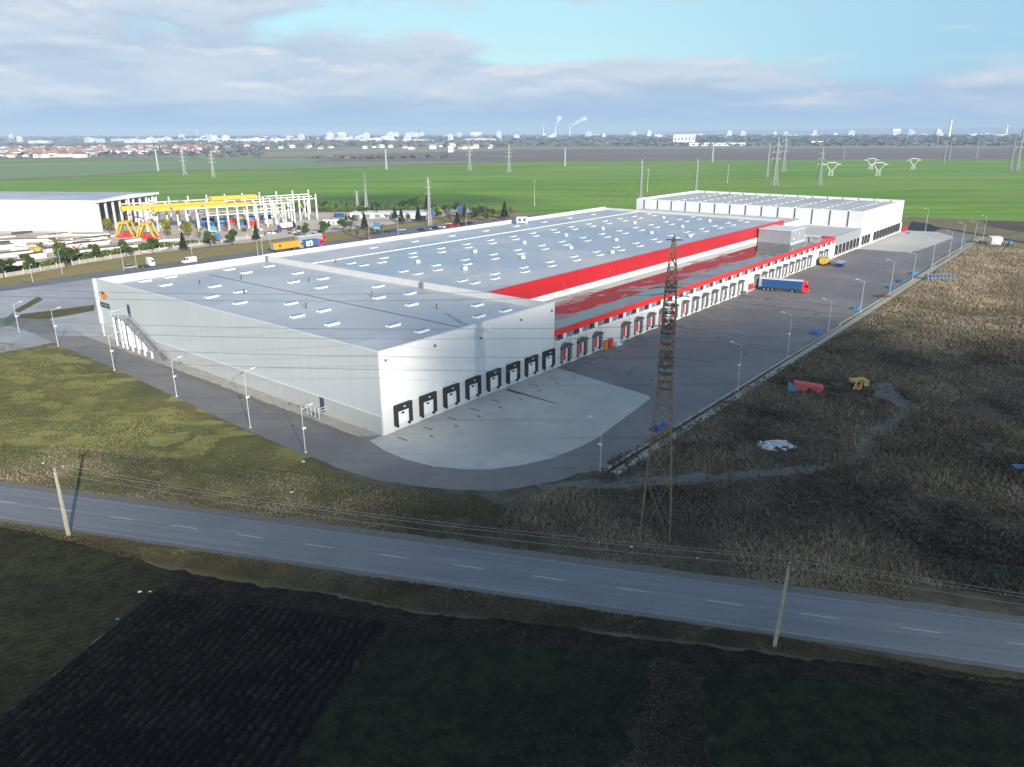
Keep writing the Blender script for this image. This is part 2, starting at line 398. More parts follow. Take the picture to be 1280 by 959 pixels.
_clods = m_field('ploughed_clods', (.0075,.0062,.005), (.013,.011,.009), (.026,.022,.018), .8, None, 1.0, .35)
M['strip'] = m_field('weedy_strip', (.026,.022,.017), (.042,.036,.027), (.075,.062,.045), .12, None, 1.0, .4)
M['siteground'] = m_field('dusty_site_ground', (.66,.56,.46), (.50,.41,.33), (.74,.66,.57), .02)
M['verge'] = m_field('dry_verge_grass', (.30,.25,.09), (.38,.27,.12), (.20,.18,.07), .035)
M['olive'] = m_field('olive_island_grass', (.11,.10,.035), (.15,.13,.05), (.09,.06,.03), .1)
M['pond'] = m_field('dark_wet_soil', (.03,.033,.045), (.045,.045,.06), (.05,.05,.05), .1)
M['darkmark'] = simple('dark_mark', (.11,.115,.12), .6, 0, .3, .6)
M['yardmark'] = simple('yard_mark', (.075,.078,.085), .7, 0, .3, .6)
M['pads'] = simple('light_pad', (.40,.38,.33), .9, 0, .2, 1)

def m_clad(name, c, seam, axis='y', dark=(.6,.9), rough=.45, big=6.0, streak=.25):
    """sandwich-panel cladding: vertical joints cut as lines in object space"""
    n = Nodes(name); p = n.pos(True); s = n.sep(p); u = n.math('ADD', s[0], s[1]) if axis == 'xy' else s[{'x':0,'y':1}[axis]]
    a = n.math('LESS_THAN', n.math('FRACT', n.math('DIVIDE', u, seam)), .035)
    b = n.math('LESS_THAN', n.math('FRACT', n.math('DIVIDE', u, big)), .02)
    st_ = n.noise(p, 1.0, 4, .6, 0, ((1.2,1.2,.08), 0)); l = n.noise(p, .08, 3)
    wn = n.N.new('ShaderNodeTexWhiteNoise'); wn.noise_dimensions = '1D'; n.L.new(n.math('FLOOR', n.math('DIVIDE', u, seam)), wn.inputs['W'])
    k = n.mix(n.ramp(l, .3, .7), tuple(x*.95 for x in c), c)
    k = n.mix(n.math('MULTIPLY', wn.outputs[0], .10), k, tuple(x*.75 for x in c))
    k = n.mix(n.math('MULTIPLY', n.ramp(st_, .5, .8), streak), k, tuple(x*.8 for x in c))
    k = n.mix(n.math('MULTIPLY', a, .65), k, tuple(x*dark[0]*.9 for x in c)); k = n.mix(n.math('MULTIPLY', b, .5), k, tuple(min(1,x*dark[1]) for x in c))
    n.bump(n.math('SUBTRACT', 1.0, n.math('MAXIMUM', a, b)), .3, .03)
    return n.out(k, rough)
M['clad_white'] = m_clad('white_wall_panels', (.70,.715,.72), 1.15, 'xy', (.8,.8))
M['clad_shaded'] = m_clad('shaded_wall_panels', (.60,.635,.655), 1.15, 'xy', (.9,1.15))  # darker, bluer copy of the white cladding; the wall's shade is put in
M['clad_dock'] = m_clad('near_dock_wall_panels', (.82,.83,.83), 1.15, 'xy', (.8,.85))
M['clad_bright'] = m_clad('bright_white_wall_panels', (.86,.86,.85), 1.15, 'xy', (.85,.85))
M['clad_red'] = m_clad('red_wall_panels', (.52,.016,.024), 1.15, 'x', (.8,1.25), .35, 7.0, .1)
M['clad_grey'] = m_clad('grey_ribbed_cladding', (.36,.38,.41), .8, 'xy', (.7,.8))
M['plinth'] = m_clad('precast_plinth', (.50,.51,.50), 2.4, 'xy', (.8,.8), .85, 7.2, .5)
M['plinth_w'] = m_clad('white_plinth', (.72,.72,.70), 3.2, 'xy', (.85,.8), .8, 6.4, .5)
def m_roof(name, c, c2, pud, sc=.06, gloss=.30, thr=(.46,.60), wet=.35):
    n = Nodes(name); p = n.pos(True); s = n.sep(p)
    a = n.noise(p, sc, 5, .6, .3); b = n.noise(p, .3, 6, .7, 0, ((.4,1.6,1), 0)); f = n.noise(p, 2.2, 4)
    k = n.mix(n.ramp(a, .38, .62), c, c2)
    k = n.mix(n.math('MULTIPLY', n.ramp(b, .5, .75), .45), k, tuple(x*.72 for x in c))
    j1 = n.math('LESS_THAN', n.math('FRACT', n.math('DIVIDE', s[0], 2.1)), .03)
    j2 = n.math('LESS_THAN', n.math('FRACT', n.math('DIVIDE', n.math('ADD', s[1], 1.0), 12.0)), .012)
    k = n.mix(n.math('MULTIPLY', n.math('MAXIMUM', j1, j2), .30), k, tuple(x*.5 for x in c))
    k = n.mix(.12, k, n.mix(f, tuple(x*.6 for x in c), tuple(min(1,x*1.3) for x in c)))
    w = n.ramp(n.noise(p, pud, 4, .55, .5, ((.35,1.0,1), 0)), thr[0], thr[1])
    k = n.mix(n.math('MULTIPLY', w, wet), k, tuple(x*(.55 if wet < .5 else .2) for x in c))
    r0 = .75 if wet < .5 else .34
    r = n.math('SUBTRACT', r0, n.math('MULTIPLY', w, r0-gloss))
    n.bump(n.math('MULTIPLY', f, n.math('SUBTRACT', 1.0, w)), .15, .03)
    return n.out(k, r)
M['roof_near'] = m_roof('grey_roof_membrane', (.52,.54,.58), (.60,.61,.63), .05, .05, .45)
M['roof_hall'] = m_roof('wet_grey_roof_membrane', (.42,.48,.56), (.60,.59,.58), .05, .03, .34)
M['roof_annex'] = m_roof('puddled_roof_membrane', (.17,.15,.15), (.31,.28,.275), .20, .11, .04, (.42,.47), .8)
M['roof_far'] = m_roof('pale_roof_membrane', (.55,.54,.52), (.60,.58,.56), .05, .05, .6)
def m_leaf(name, c1, c2):
    n = Nodes(name); at = n.N.new('ShaderNodeAttribute'); at.attribute_name = 'tint'
    k = n.mix(at.outputs['Fac'], c1, c2)
    n.out(k, .85, 0, .15); return n.mat
M['leaf_g'] = m_leaf('green_foliage', (.035,.055,.018), (.10,.14,.035))
M['leaf_d'] = m_leaf('conifer_foliage', (.014,.026,.016), (.04,.06,.03))
M['leaf_b'] = m_leaf('bare_twigs', (.07,.055,.045), (.16,.13,.10))
M['leaf_y'] = m_leaf('yellowing_foliage', (.10,.11,.02), (.30,.25,.04))
M['weed'] = m_leaf('dry_weeds', (.050,.041,.030), (.48,.385,.265))
M['blade'] = m_leaf('short_grass', (.072,.084,.028), (.27,.26,.10))
M['vblade'] = m_leaf('verge_grass', (.060,.052,.028), (.26,.215,.125))
M['woods'] = m_leaf('distant_woods', (.08,.095,.105), (.19,.175,.165))  # lightened and blued, distance haze put into the colour
M['hedge'] = m_leaf('hedge_foliage', (.05,.08,.02), (.16,.20,.05))

# ------------------------------------------------------------------ setting: ground, fields, roads
def ground():
    xs = [-60000,-20000,-6000,-2000,-800,-300,-100,0,100,300,800,2000,6000,20000,60000]
    ys = [-2000,-300,0,60,120,200,300,500,900,1800,3500,7000,15000,30000,60000]
    m = MB(); v = [(x,y,0) for y in ys for x in xs]; nx = len(xs)
    m.faces(v, [(j*nx+i, j*nx+i+1, (j+1)*nx+i+1, (j+1)*nx+i) for j in range(len(ys)-1) for i in range(nx-1)])
    kind(m.build('ground', M['ground'], fix=False), 'structure')
ground()
sheet('green_field', px((-500,228),(0,226),(110,221),(200,215),(400,212),(560,206),(640,203),(1000,200),(1280,199),(1700,200),(1800,282),(1280,280),(1230,276),(1140,271),(1125,273),(900,266),(700,268),(640,266),(560,262),(450,262),(380,262),(250,262),(120,262),(0,262),(-700,262)), .05, M['wheat'])
sheet('pale_field', px((-600,226),(0,224.5),(110,219.5),(200,213.5),(400,210.5),(560,204.5),(640,201.5),(640,196),(560,197),(400,197),(200,201),(110,202),(0,204.5),(-600,207)), .06, M['pale_field'])
sheet('green_strip_field', px((-500,206),(0,202.5),(110,201),(320,199.5),(320,198),(110,198.8),(0,200),(-500,203)), .07, M['wheat'])
sheet('tan_field', px((110,197.3),(320,197),(500,191),(640,188),(640,185.5),(500,186),(320,190.5),(110,194)), .07, M['tan_field'])
sheet('brown_field', px((380,203),(500,202),(640,201),(800,200.5),(1000,199),(1280,197.5),(1600,196),(1600,187),(1280,186.5),(900,187),(640,188.5),(560,190),(440,196)), .08, M['brown_field'])
sheet('pale_track_field', px((640,186.5),(900,185.5),(1280,184.5),(1600,184.5),(1600,182.5),(1280,182.5),(900,183.6),(640,184.6)), .09, M['tan_field'])
sheet('mint_field', px((860,184),(1280,182),(1600,181.5),(1600,178.4),(1280,178.4),(860,180.5)), .08, M['mint_field'])
sheet('dark_strip_field', px((250,190),(640,183.8),(860,182.5),(860,180.6),(640,181.6),(250,186)), .08, M['pale_field'])
sheet('purple_field', px((1225,275.5),(1280,277),(1500,282),(1500,296),(1280,291),(1235,283)), .06, M['purple_field'], .8, 6)
# near fields
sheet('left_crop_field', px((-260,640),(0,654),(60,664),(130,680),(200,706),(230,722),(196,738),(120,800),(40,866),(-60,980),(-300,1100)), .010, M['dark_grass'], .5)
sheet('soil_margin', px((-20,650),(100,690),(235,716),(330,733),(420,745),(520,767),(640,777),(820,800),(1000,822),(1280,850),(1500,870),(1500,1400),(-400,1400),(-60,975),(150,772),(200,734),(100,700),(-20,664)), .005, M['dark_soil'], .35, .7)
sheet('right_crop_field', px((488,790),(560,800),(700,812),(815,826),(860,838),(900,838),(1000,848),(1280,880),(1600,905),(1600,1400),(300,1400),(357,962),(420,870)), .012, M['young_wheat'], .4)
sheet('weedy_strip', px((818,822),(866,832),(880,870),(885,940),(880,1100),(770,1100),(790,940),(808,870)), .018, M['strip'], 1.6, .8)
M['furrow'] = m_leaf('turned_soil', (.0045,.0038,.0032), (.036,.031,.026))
M['cushion'] = m_field('yellow_green_grass', (.25,.25,.075), (.34,.31,.10), (.19,.19,.065), .3)
for cx_, cy_, rx, ry in ((100,481,18,5),(36,494,24,6),(203,517,17,7),(208,550,25,7),(252,558,20,9),(70,508,16,4),(150,525,22,4),(12,462,16,5),(62,470,14,2.5),(110,548,24,3)):
    sheet('grass_patch', px(*[(cx_+rx*math.cos(k*.524), cy_+ry*math.sin(k*.524)) for k in range(12)]), .012, M['cushion'], 1.5, .4)
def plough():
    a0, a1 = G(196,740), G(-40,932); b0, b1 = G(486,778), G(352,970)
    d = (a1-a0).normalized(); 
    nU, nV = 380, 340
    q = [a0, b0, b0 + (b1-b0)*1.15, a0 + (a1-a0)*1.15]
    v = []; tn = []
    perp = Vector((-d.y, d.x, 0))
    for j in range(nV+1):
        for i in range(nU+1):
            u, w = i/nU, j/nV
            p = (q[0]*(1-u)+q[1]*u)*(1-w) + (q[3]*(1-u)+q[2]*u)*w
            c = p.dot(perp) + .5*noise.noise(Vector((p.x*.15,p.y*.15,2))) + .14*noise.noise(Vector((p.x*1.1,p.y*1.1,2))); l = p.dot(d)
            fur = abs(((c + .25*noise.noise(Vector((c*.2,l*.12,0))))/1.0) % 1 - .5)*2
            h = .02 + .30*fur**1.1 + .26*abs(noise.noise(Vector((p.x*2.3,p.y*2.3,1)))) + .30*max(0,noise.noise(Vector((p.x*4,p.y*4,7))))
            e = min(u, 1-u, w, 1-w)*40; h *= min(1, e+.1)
            tn.append(min(1, max(0, fur**1.6*.42*(1+1.2*noise.noise(Vector((p.x*.6,p.y*.6,11)))) + .9*noise.noise(Vector((p.x*1.7,p.y*1.7,4)))*fur + .35*noise.noise(Vector((p.x*.25,p.y*.25,1))))))  # crests painted lighter and furrow bottoms darker, standing in for light and shade
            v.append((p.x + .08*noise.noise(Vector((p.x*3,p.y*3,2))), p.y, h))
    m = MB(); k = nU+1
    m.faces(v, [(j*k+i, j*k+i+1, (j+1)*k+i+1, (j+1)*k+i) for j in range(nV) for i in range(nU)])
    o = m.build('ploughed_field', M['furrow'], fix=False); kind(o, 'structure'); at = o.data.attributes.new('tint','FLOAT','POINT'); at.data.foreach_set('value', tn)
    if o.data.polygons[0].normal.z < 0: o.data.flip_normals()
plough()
# public road
RD = (G(1280,780) - G(0,608)).normalized(); RN = Vector((-RD.y, RD.x, 0))
r0 = G(0,608); r1 = G(0,648); RW = abs((r1-r0).dot(RN)); rc = r0 - RN*RW/2
def rp(l, w): return rc + RD*l + RN*w
Lr = (-400, 500)
sheet('road_shoulder', [rp(Lr[0],-RW/2-.7), rp(Lr[1],-RW/2-.7), rp(Lr[1],RW/2+1.6), rp(Lr[0],RW/2+1.6)], .02, M['gravel'], .25)
def road_surface():
    m = MB(); n = 120
    for i in range(n):
        a = Lr[0]+(Lr[1]-Lr[0])*i/n; b = Lr[0]+(Lr[1]-Lr[0])*(i+1)/n
        p = [rp(a,-RW/2), rp(b,-RW/2), rp(b,0), rp(a,0)]; q = [rp(a,0), rp(b,0), rp(b,RW/2), rp(a,RW/2)]
        for pp, zz in ((p,(.03,.03,.09,.09)), (q,(.09,.09,.03,.03))): m.poly([(v.x,v.y,z) for v,z in zip(pp,zz)])
    kind(m.build('road', M['road'], fix=False), 'structure')
road_surface()
def road_marks():
    m = MB()
    l0 = (G(139,645)-rc).dot(RD); 
    per = ((G(883,747)-rc).dot(RD) - l0) / 7.0
    per = ((G(883,747)-G(139,645)).dot(RD))/round((G(883,747)-G(139,645)).dot(RD)/((G(215,656)-G(139,645)).dot(RD)))
    for i in range(-30, 40):
        a = l0+i*per; b = a+per*.39; w = .07
        m.poly([(*rp(a,-w)[:2],.095),(*rp(b,-w)[:2],.095),(*rp(b,w)[:2],.095),(*rp(a,w)[:2],.095)])
    kind(m.build('centre_line', M['paint'], fix=False), 'structure')
    for s in (1,-1):
        m = MB(); k = .03+.06*(.22/(RW/2))
        for i in range(180):
            a = Lr[0]+i*5; 
            m.poly([(*rp(a,s*(RW/2-.30))[:2],.041),(*rp(a+5,s*(RW/2-.30))[:2],.041),(*rp(a+5,s*(RW/2-.19))[:2],.039),(*rp(a,s*(RW/2-.19))[:2],.039)])
        kind(m.build('edge_line', M['edge'], fix=False), 'structure')
road_marks()
# paving round the warehouse
outer = [(-60,402),(0,405),(30,412),(73,431),(143,461),(221,497),(313,540),(382,569),(430,588),(470,600),(520,608),(570,613),(625,614),(665,607),(700,601),(722,592)]
yard = px(*outer) + st((12,-37.38),(41,-37.38),(120,-37),(250,-35.5),(357,-33),(368,-26),(380,-6),(372,6),(355,3),(355,60),(-3,60),(-3,112),(-8,118)) + px((60,392),(0,398),(-60,400))
sheet('yard_asphalt', yard, .030, M['asphalt'], .12, 1.5)
sheet('paved_yard', st((-60,112),(-8,112),(-3,108),(60,108),(60,111),(290,111),(330,130),(340,207),(150,207),(0,206),(-60,212)), .026, M['lyard'], .2, 3)
sheet('back_road', st((-60,196),(0,196.5),(350,194),(350,207.2),(0,207.6),(-60,212)), .034, M['lane'], .2, 3)
apr = px((462,551),(480,563),(505,574),(540,583),(580,587),(615,587),(650,582),(690,573),(725,559),(748,547),(812,499),(813,496.5),(808,494)) + st((50.4,-3),(50.4,.2),(-2.5,.2))
sheet('concrete_apron', apr, .036, M['apron'])
sheet('far_concrete_apron', st((277,.2),(277.5,-3),(279,-17),(282,-21),(290,-23),(343,-26.5),(352,-24),(369,-11),(370,0),(357,.2)), .036, M['apron_far'])
sheet('left_concrete_pad', px((82,403),(119,394),(127,400),(131,419),(108,421)), .040, M['apron'])
sheet('facade_gravel_strip', st((-3.2,3),(-3.4,112),(-.05,112),(-.05,.5)), .034, M['pads'], .25, 2)
sheet('dirt_margin', st((-4.2,4),(-4.8,40),(-4.4,72),(-3.2,72),(-3,3)), .038, M['gravel'], .35, 1.5)
sheet('grass_island', px((17,389),(24,391),(55,374),(47,371)), .040, M['olive'], .2)
sheet('grass_island', px((22,398),(60,399),(118,388.5),(118,381),(60,389),(26,393)), .040, M['olive'], .2)
sheet('dry_verge', st((-70,213),(0,208.5),(350,207.8),(350,236),(120,233),(30,240),(-70,262)), .024, M['verge'], .6, 3)
sheet('storage_site_ground', st((-160,300),(-70,262),(30,242),(120,236),(200,236),(330,250),(345,330),(250,420),(60,520),(-300,700),(-400,600)), .030, M['siteground'], 1.0, 8)
trk = px((668,607),(700,603),(745,598),(830,595),(900,590),(965,586),(1010,584),(1052,578),(1072,568),(1068,552),(1075,540),(1105,527),(1122,512),(1112,500),(1096,497),(1092,480),(1112,478),(1130,500),(1140,515),(1120,532),(1092,548),(1086,566),(1070,580),(1012,594),(965,596),(900,603),(830,608),(760,613),(715,610),(680,613))
sheet('dirt_track', trk, .034, M['track'], .75, .6)
sheet('bare_soil_patch', px((1150,498),(1170,494),(1195,497),(1200,503),(1180,505)), .014, M['track'], .6, 1)
sheet('bare_soil_patch', px((1185,395),(1230,394),(1250,400),(1215,403)), .014, M['tan_field'], .6, 1)
sheet('bare_soil_patch', px((1180,440),(1200,436),(1215,441),(1195,446)), .014, M['track'], .6, 1)
sheet('dark_soil_patch', px((1133,288),(1140,277),(1160,280),(1176,286),(1168,290),(1150,289)), .05, M['pond'], .5, 2)
sheet('ditch', px((1160,282),(1200,288.5),(1240,295.5),(1300,306),(1300,307.5),(1240,297),(1200,290),(1165,283.5)), .05, M['pond'], .15, 2)
def marks():
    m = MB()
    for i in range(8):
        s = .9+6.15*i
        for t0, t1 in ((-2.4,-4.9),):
            m.poly([W(s,t0,.041), W(s+.35,t0,.041), W(s+.35,t1,.041), W(s,t1,.041)])  # dark strip laid beside each near dock
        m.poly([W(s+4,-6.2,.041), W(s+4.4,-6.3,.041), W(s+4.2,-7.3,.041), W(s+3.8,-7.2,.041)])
    kind(m.build('dock_strips', M['darkmark'], fix=False), 'structure')
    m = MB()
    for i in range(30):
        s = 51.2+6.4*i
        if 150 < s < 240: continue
        m.poly([W(s,-2.4,.036), W(s+.5,-2.4,.036), W(s+.5,-5.6,.036), W(s,-5.6,.036)])  # dark strip between two annex docks, running out from the wall
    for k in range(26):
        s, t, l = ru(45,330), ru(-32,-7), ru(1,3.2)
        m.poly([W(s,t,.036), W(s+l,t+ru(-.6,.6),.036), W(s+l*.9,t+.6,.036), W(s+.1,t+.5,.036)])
    kind(m.build('dark_yard_marks', M['yardmark'], fix=False), 'structure')
    a, b = G(634,487), G(696,505); d = (b-a).normalized(); nn = Vector((-d.y,d.x,0))*.35
    m = MB(); m.poly([(p.x,p.y,.041) for p in (a-nn*1.6, b-nn*.5, b+nn*.5, a+nn*1.4)])
    kind(m.build('oil_streak', M['darkmark'], fix=False), 'structure')
    m = MB()
    m.box(12,130,-37.9,-37.4,0,.14).box(130,250,-37.3,-36.8,0,.14).box(250,357,-36,-35.5,0,.14)
    kind(m.build('kerb', M['kerb'], None, O, ANG), 'structure')
    m = MB()
    for i in range(150):
        s = 12+i*2.3; t = -39.4 + max(0,(s-60))*.007
        if s > 357: break
        m.box(s, s+2.2, t-.75, t+.75, 0, .07+.03*rnd())
    kind(m.build('drainage_channel_slabs', M['kerb'], None, O, ANG), 'structure')
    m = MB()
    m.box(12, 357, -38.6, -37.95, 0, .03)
    kind(m.build('kerbside_dark_strip', M['pond'], None, O, ANG), 'structure')  # dark strip between kerb and slabs
marks()

# ------------------------------------------------------------------ the warehouse (one connected building)
WH = thing('warehouse', 'huge white and red logistics warehouse with flat grey roofs and rows of loading docks', 'warehouse', O, ANG)
H1 = 15.08; RZ = 13.2
def warehouse():
    def part(mb, name, mat, label=None):
        o = mb.build(name, mat, WH)
        if label: o['label'] = label
        return o
    T1 = 108.4
    # near block: dock wall with door openings left for the shelters, facade, far walls
    m = MB()
    m.box(0,.25,0.25,T1,3.4,H1)
    part(m, 'wall', M['clad_shaded'], 'white panelled front wall with shade in its colour')
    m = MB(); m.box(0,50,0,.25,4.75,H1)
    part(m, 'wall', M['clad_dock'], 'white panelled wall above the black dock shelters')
    m = MB(); m.box(0,50,T1-.25,T1,0,H1); m.box(49.6,50,.25,T1-.25,8.9,14.75)
    part(m, 'parapet', M['parapet'])
    m = MB(); m.box(-.06,-.001,.3,T1,0,3.42)
    part(m, 'plinth', M['plinth'], 'grey concrete base of the front wall')
    m = MB(); m.box(-.08,50,-.12,.24,4.62,4.80); m.box(-.10,0,0,T1,3.42,3.52)
    m.box(-.06,.35,-.06,.28,H1,H1+.08).box(-.06,50.2,-.06,.3,H1+.08,H1+.16).box(-.06,.3,.3,T1,H1,H1+.14)
    part(m, 'flashing', M['white'])
    # plinth piers between the near docks
    m = MB(); s0 = -.001
    doors = [2.4+6.15*i for i in range(8)]
    prev = -.06
    for s in doors:
        m.box(prev, s+.15, -.06, .3, 0, 4.62); m.box(s+.15, s+4.15, .1, .3, 0, 1.05); prev = s+4.15
    m.box(prev, 50.1, -.06, .3, 0, 4.62)
    part(m, 'plinth', M['plinth_w'], 'pale concrete piers between the black docks')
    m = MB(); m.box(.2,49.8,.2,T1-.2,RZ-.3,RZ)
    part(m, 'roof', M['roof_near'], 'grey roof of the nearest block')
    # drain line on near roof
    m = MB(); m.box(26.2,26.6,6,100,RZ+.002,RZ+.03)
    part(m, 'roof_gutter', M['darkmark'])
    # main hall
    m = MB(); m.box(50.2,243.5,110.8,111.1,0,14.75).box(243.2,243.5,21.9,110.8,0,14.35)
    part(m, 'parapet', M['parapet'])
    m = MB(); m.box(50.2,243.2,22,110.8,RZ-.3,RZ+.15)
    part(m, 'roof', M['roof_hall'], 'long blue-grey roof of the main hall')
    m = MB(); m.box(50.3,243.1,92.1,92.4,RZ+.15,RZ+.35)
    part(m, 'cable_tray', M['white'])
    m = MB(); m.box(50.2,243.6,21.5,21.9,9.7,14.0)
    part(m, 'wall', M['clad_red'], 'long red panelled upper wall of the main hall')
    m = MB(); m.box(50.1,243.7,21.42,21.98,14.0,14.12)
    part(m, 'flashing', M['red'])
    m = MB(); m.box(50.1,244,21.3,21.75,8.1,9.7)
    part(m, 'wall', M['white_bright'], 'white strip under the red wall')
    # dock annex
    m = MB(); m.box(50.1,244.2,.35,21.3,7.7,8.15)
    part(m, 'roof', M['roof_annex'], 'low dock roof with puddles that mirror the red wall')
    m = MB(); m.box(50.05,244.4,-.16,.35,7.4,8.75); m.box(244.05,244.4,.35,5,7.4,8.75)
    part(m, 'fascia', M['redb'], 'red fascia above the dock row')
    m = MB(); m.box(50.1,244.2,.36,1.5,8.15,8.22)
    part(m, 'roof_gutter', M['glass_blue'])  # blue strip: the sky's reflection put into the gutter's colour
    m = MB(); m.box(50.1,244.3,-.35,.3,5.75,6.2)
    part(m, 'window_sill', M['white'])
    # piers and wall of the annex, leaving bays for the docks
    blanks = (3, 16, 26)
    m = MB(); prev = 50.12
    for i in range(30):
        s = 52.1+6.4*i
        if i in blanks: continue
        if s+4.2 > 238: break
        m.box(prev, s+.1, -.2, .3, 0, 5.75); m.box(s+.1, s+4.1, .12, .3, 0, 1.15); m.box(s+.1,s+4.1,.12,.3,4.7,5.75); prev = s+4.1
    m.box(prev, 244.3, -.2, .3, 0, 5.75)
    part(m, 'wall', M['plinth_w'], 'white lower wall of the dock row')
    m = MB(); m.box(50.1,244.3,.02,.3,6.2,7.4)
    part(m, 'wall', M['silver'])
    for i in range(30):
        s = 51.0+6.4*i
        m = MB(); m.mi(0)
        for a, b in ((.35,1.15),(1.35,2.15)): m.box(s+a,s+b,-.04,.015,6.22,7.38)
        m.mi(3)
        for a, b in ((3.75,4.5),(4.7,5.5)): m.box(s+a,s+b,-.04,.015,6.22,7.38)
        m.mi(1).box(s+2.25,s+3.6,-.05,.016,6.22,7.38); m.mi(2).box(s-.25,s+.12,-.06,.014,6.21,7.39)
        part(m, 'window', [M['glass'], M['white_bright'], M['red'], M['pipe']])
    # plant room on the annex roof
    m = MB(); m.box(215,231,8,20.8,8.16,13.2)
    pr = part(m, 'plant_room', M['clad_grey'], 'grey ribbed plant room on the low roof')
    m = MB(); m.box(214.7,231.2,7.7,21.0,13.2,13.4).box(214.7,231.2,7.6,7.95,8.16,8.5)
    m.build('flashing', M['white'], pr)
    for x_, z_, r_ in ((217,10,.45),(223,11.6,.3),(230,10,.45)): m = MB(); m.ball((x_,7.6,z_),r_,8,5); m.build('vent_cowl', M['white'], pr)
    # link section beyond the red wall
    m = MB(); m.box(243.6,281,26,110,0,11.0)
    part(m, 'wall', M['white_bright'], 'white link block beyond the red wall')
    m = MB(); m.box(243.8,280.8,26.2,109.8,11,11.1)
    part(m, 'roof', M['roof_far'])
    m = MB(); m.box(244.45,280.9,.6,25.9,0,8.55)
    part(m, 'wall', M['white_bright'])
    m = MB(); m.box(244.5,280.8,.8,25.8,8.55,8.62)
    part(m, 'roof', M['roof_far'])
    m = MB(); m.box(244.45,280.9,-.1,.55,4.9,8.75)
    part(m, 'wall', M['clad_grey'], 'grey corrugated wall over the dark docks')
    m = MB(); m.box(244.45,281,-.05,.5,0,4.899)
    part(m, 'plinth', M['white_bright'])
    # far high block
    HF = 16.0
    m = MB(); m.box(281,353,0,.3,4.85,HF).box(281,281.3,.3,115,0,HF).box(352.7,353,.3,115,0,HF).box(281.3,352.7,114.7,115,0,HF)
    m.box(281,353,-.04,.3,1.101,4.849)
    for x in (281.001,297.3,352.2): m.box(x,x+.8,-.5,-.041,0,4.9)
    m.box(281,353,-.04,.3,0,1.1)
    part(m, 'wall', M['clad_bright'], 'tall white block at the far end')
    m = MB()
    for t in range(6, 114, 8):
        m = MB(); m.box(280.80,281.0,t,t+.45,9,HF-.3); part(m, 'downpipe', M['darkgrey'])
        m = MB(); m.box(352.5,352.69,t,t+.3,HF-1.6,HF-.1); part(m, 'parapet_joint', M['midgrey'])
    m = MB(); m.box(281.3,352.7,.3,114.7,14.6,14.9)
    part(m, 'roof', M['roof_far'], 'pale roof of the far block')
    # shelters on the back wall, seen edge-on at the left corner
    m = MB(); m.box(-.35,.1,T1-.1,T1+1.1,3.2,H1)
    part(m, 'corner_trim', M['white_bright'])
    m = MB(); m.box(-.2,.5,T1+.001,T1+.7,0,3.2)
    part(m, 'corner_trim', M['plinth_w'])
    for s in (3.0, 9.2, 15.4):
        m = MB(); m.box(s,s+4.2,T1,T1+1.1,.9,4.9); part(m, 'dock_shelter', M['black'])
    # docks ---------------------------------------------------------
    def near_dock():
        m = MB(); m.box(.1,.72,-.6,.12,1.05,4.8).box(3.5,4.12,-.6,.12,1.05,4.8).box(.72,3.5,-.6,.12,3.65,4.8)
        m.box(.06,4.16,-.66,-.3,4.8,4.88)
        a = m.mesh('dock_shelter', M['black'])
        m = MB(); m.mi(0).box(.73,3.49,-.22,.08,1.15,3.64); m.mi(1).box(1.75,2.45,-.24,-.221,2.9,3.25); m.mi(0)
        for z in (1.75,2.35,2.95): m.box(.8,3.45,-.235,-.221,z,z+.03)
        b = m.mesh('dock_door', [M['white_bright'], M['black']])
        m = MB(); m.box(.7,1.0,-.35,.1,.6,1.04)
        c = m.mesh('dock_bumper', M['black'])
        m = MB(); m.mi(0).box(1.9,2.3,-.8,-.67,4.3,4.5)
        d = m.mesh('dock_lamp', M['white'])
        return a, b, c, d
    nd = near_dock()
    def annex_dock(red=True):
        m = MB()
        m.mi(0).box(.02,.5,-.6,.12,.95,4.5).box(3.5,3.98,-.6,.12,.95,4.5)
        n = 8; arc = [(.02+3.96*i/n, 4.5+.6*math.sin(math.pi*i/n)) for i in range(n+1)]
        m.profile([(.02,3.9)] + arc + [(3.98,3.9)], -.6, .1)
        m.mi(1).profile([(.02,4.3)] + [(x, z+.02) for x, z in arc] + [(3.98,4.3)], -.95, -.61)
        a = m.mesh('dock_shelter', [M['midgrey'], M['darkgrey']])
        m = MB(); m.mi(0).box(.51,3.49,-.1,.08,1.2,3.88)
        if red: m.mi(1).box(.75,1.75,-.45,-.101,1.4,3.7)
        m.mi(2).box(1.85,2.4,-.45,-.101,1.3,3.85)
        b = m.mesh('dock_door', [M['darkgrey'], M['redb'], M['white_bright'], M['door_slate']])
        m = MB(); m.box(.5,.8,-.4,.1,.5,.94)
        c = m.mesh('dock_bumper', M['black'])
        return a, b, c, None
    ad = annex_dock(True); ad2 = annex_dock(False)
    def far_dock():
        m = MB(); m.box(.0,.5,-.35,.12,1.05,4.85).box(2.7,3.2,-.35,.12,1.05,4.85).box(.5,2.7,-.35,.12,3.9,4.85)
        a = m.mesh('dock_shelter', M['black'])
        m = MB(); m.box(.51,2.69,-.02,.08,1.1,3.9)
        b = m.mesh('dock_door', M['darkgrey'])
        m = MB(); m.box(.5,.8,-.3,.1,.5,1.04)
        c = m.mesh('dock_bumper', M['black'])
        return a, b, c, None
    fd = far_dock()
    def put(s, t, dk, label=None):
        a = bpy.data.objects.new('dock_shelter', dk[0]); col.objects.link(a); a.parent = WH; a.location = (s,t,0)
        if label: a['label'] = label
        for nm, me in (('dock_door', dk[1]), ('dock_bumper', dk[2]), ('dock_lamp', dk[3])):
            if me: o = bpy.data.objects.new(nm, me); col.objects.link(o); o.parent = a
        o = bpy.data.objects.new('dock_bumper', dk[2]); col.objects.link(o); o.parent = a; o.location = (2.75,0,0)
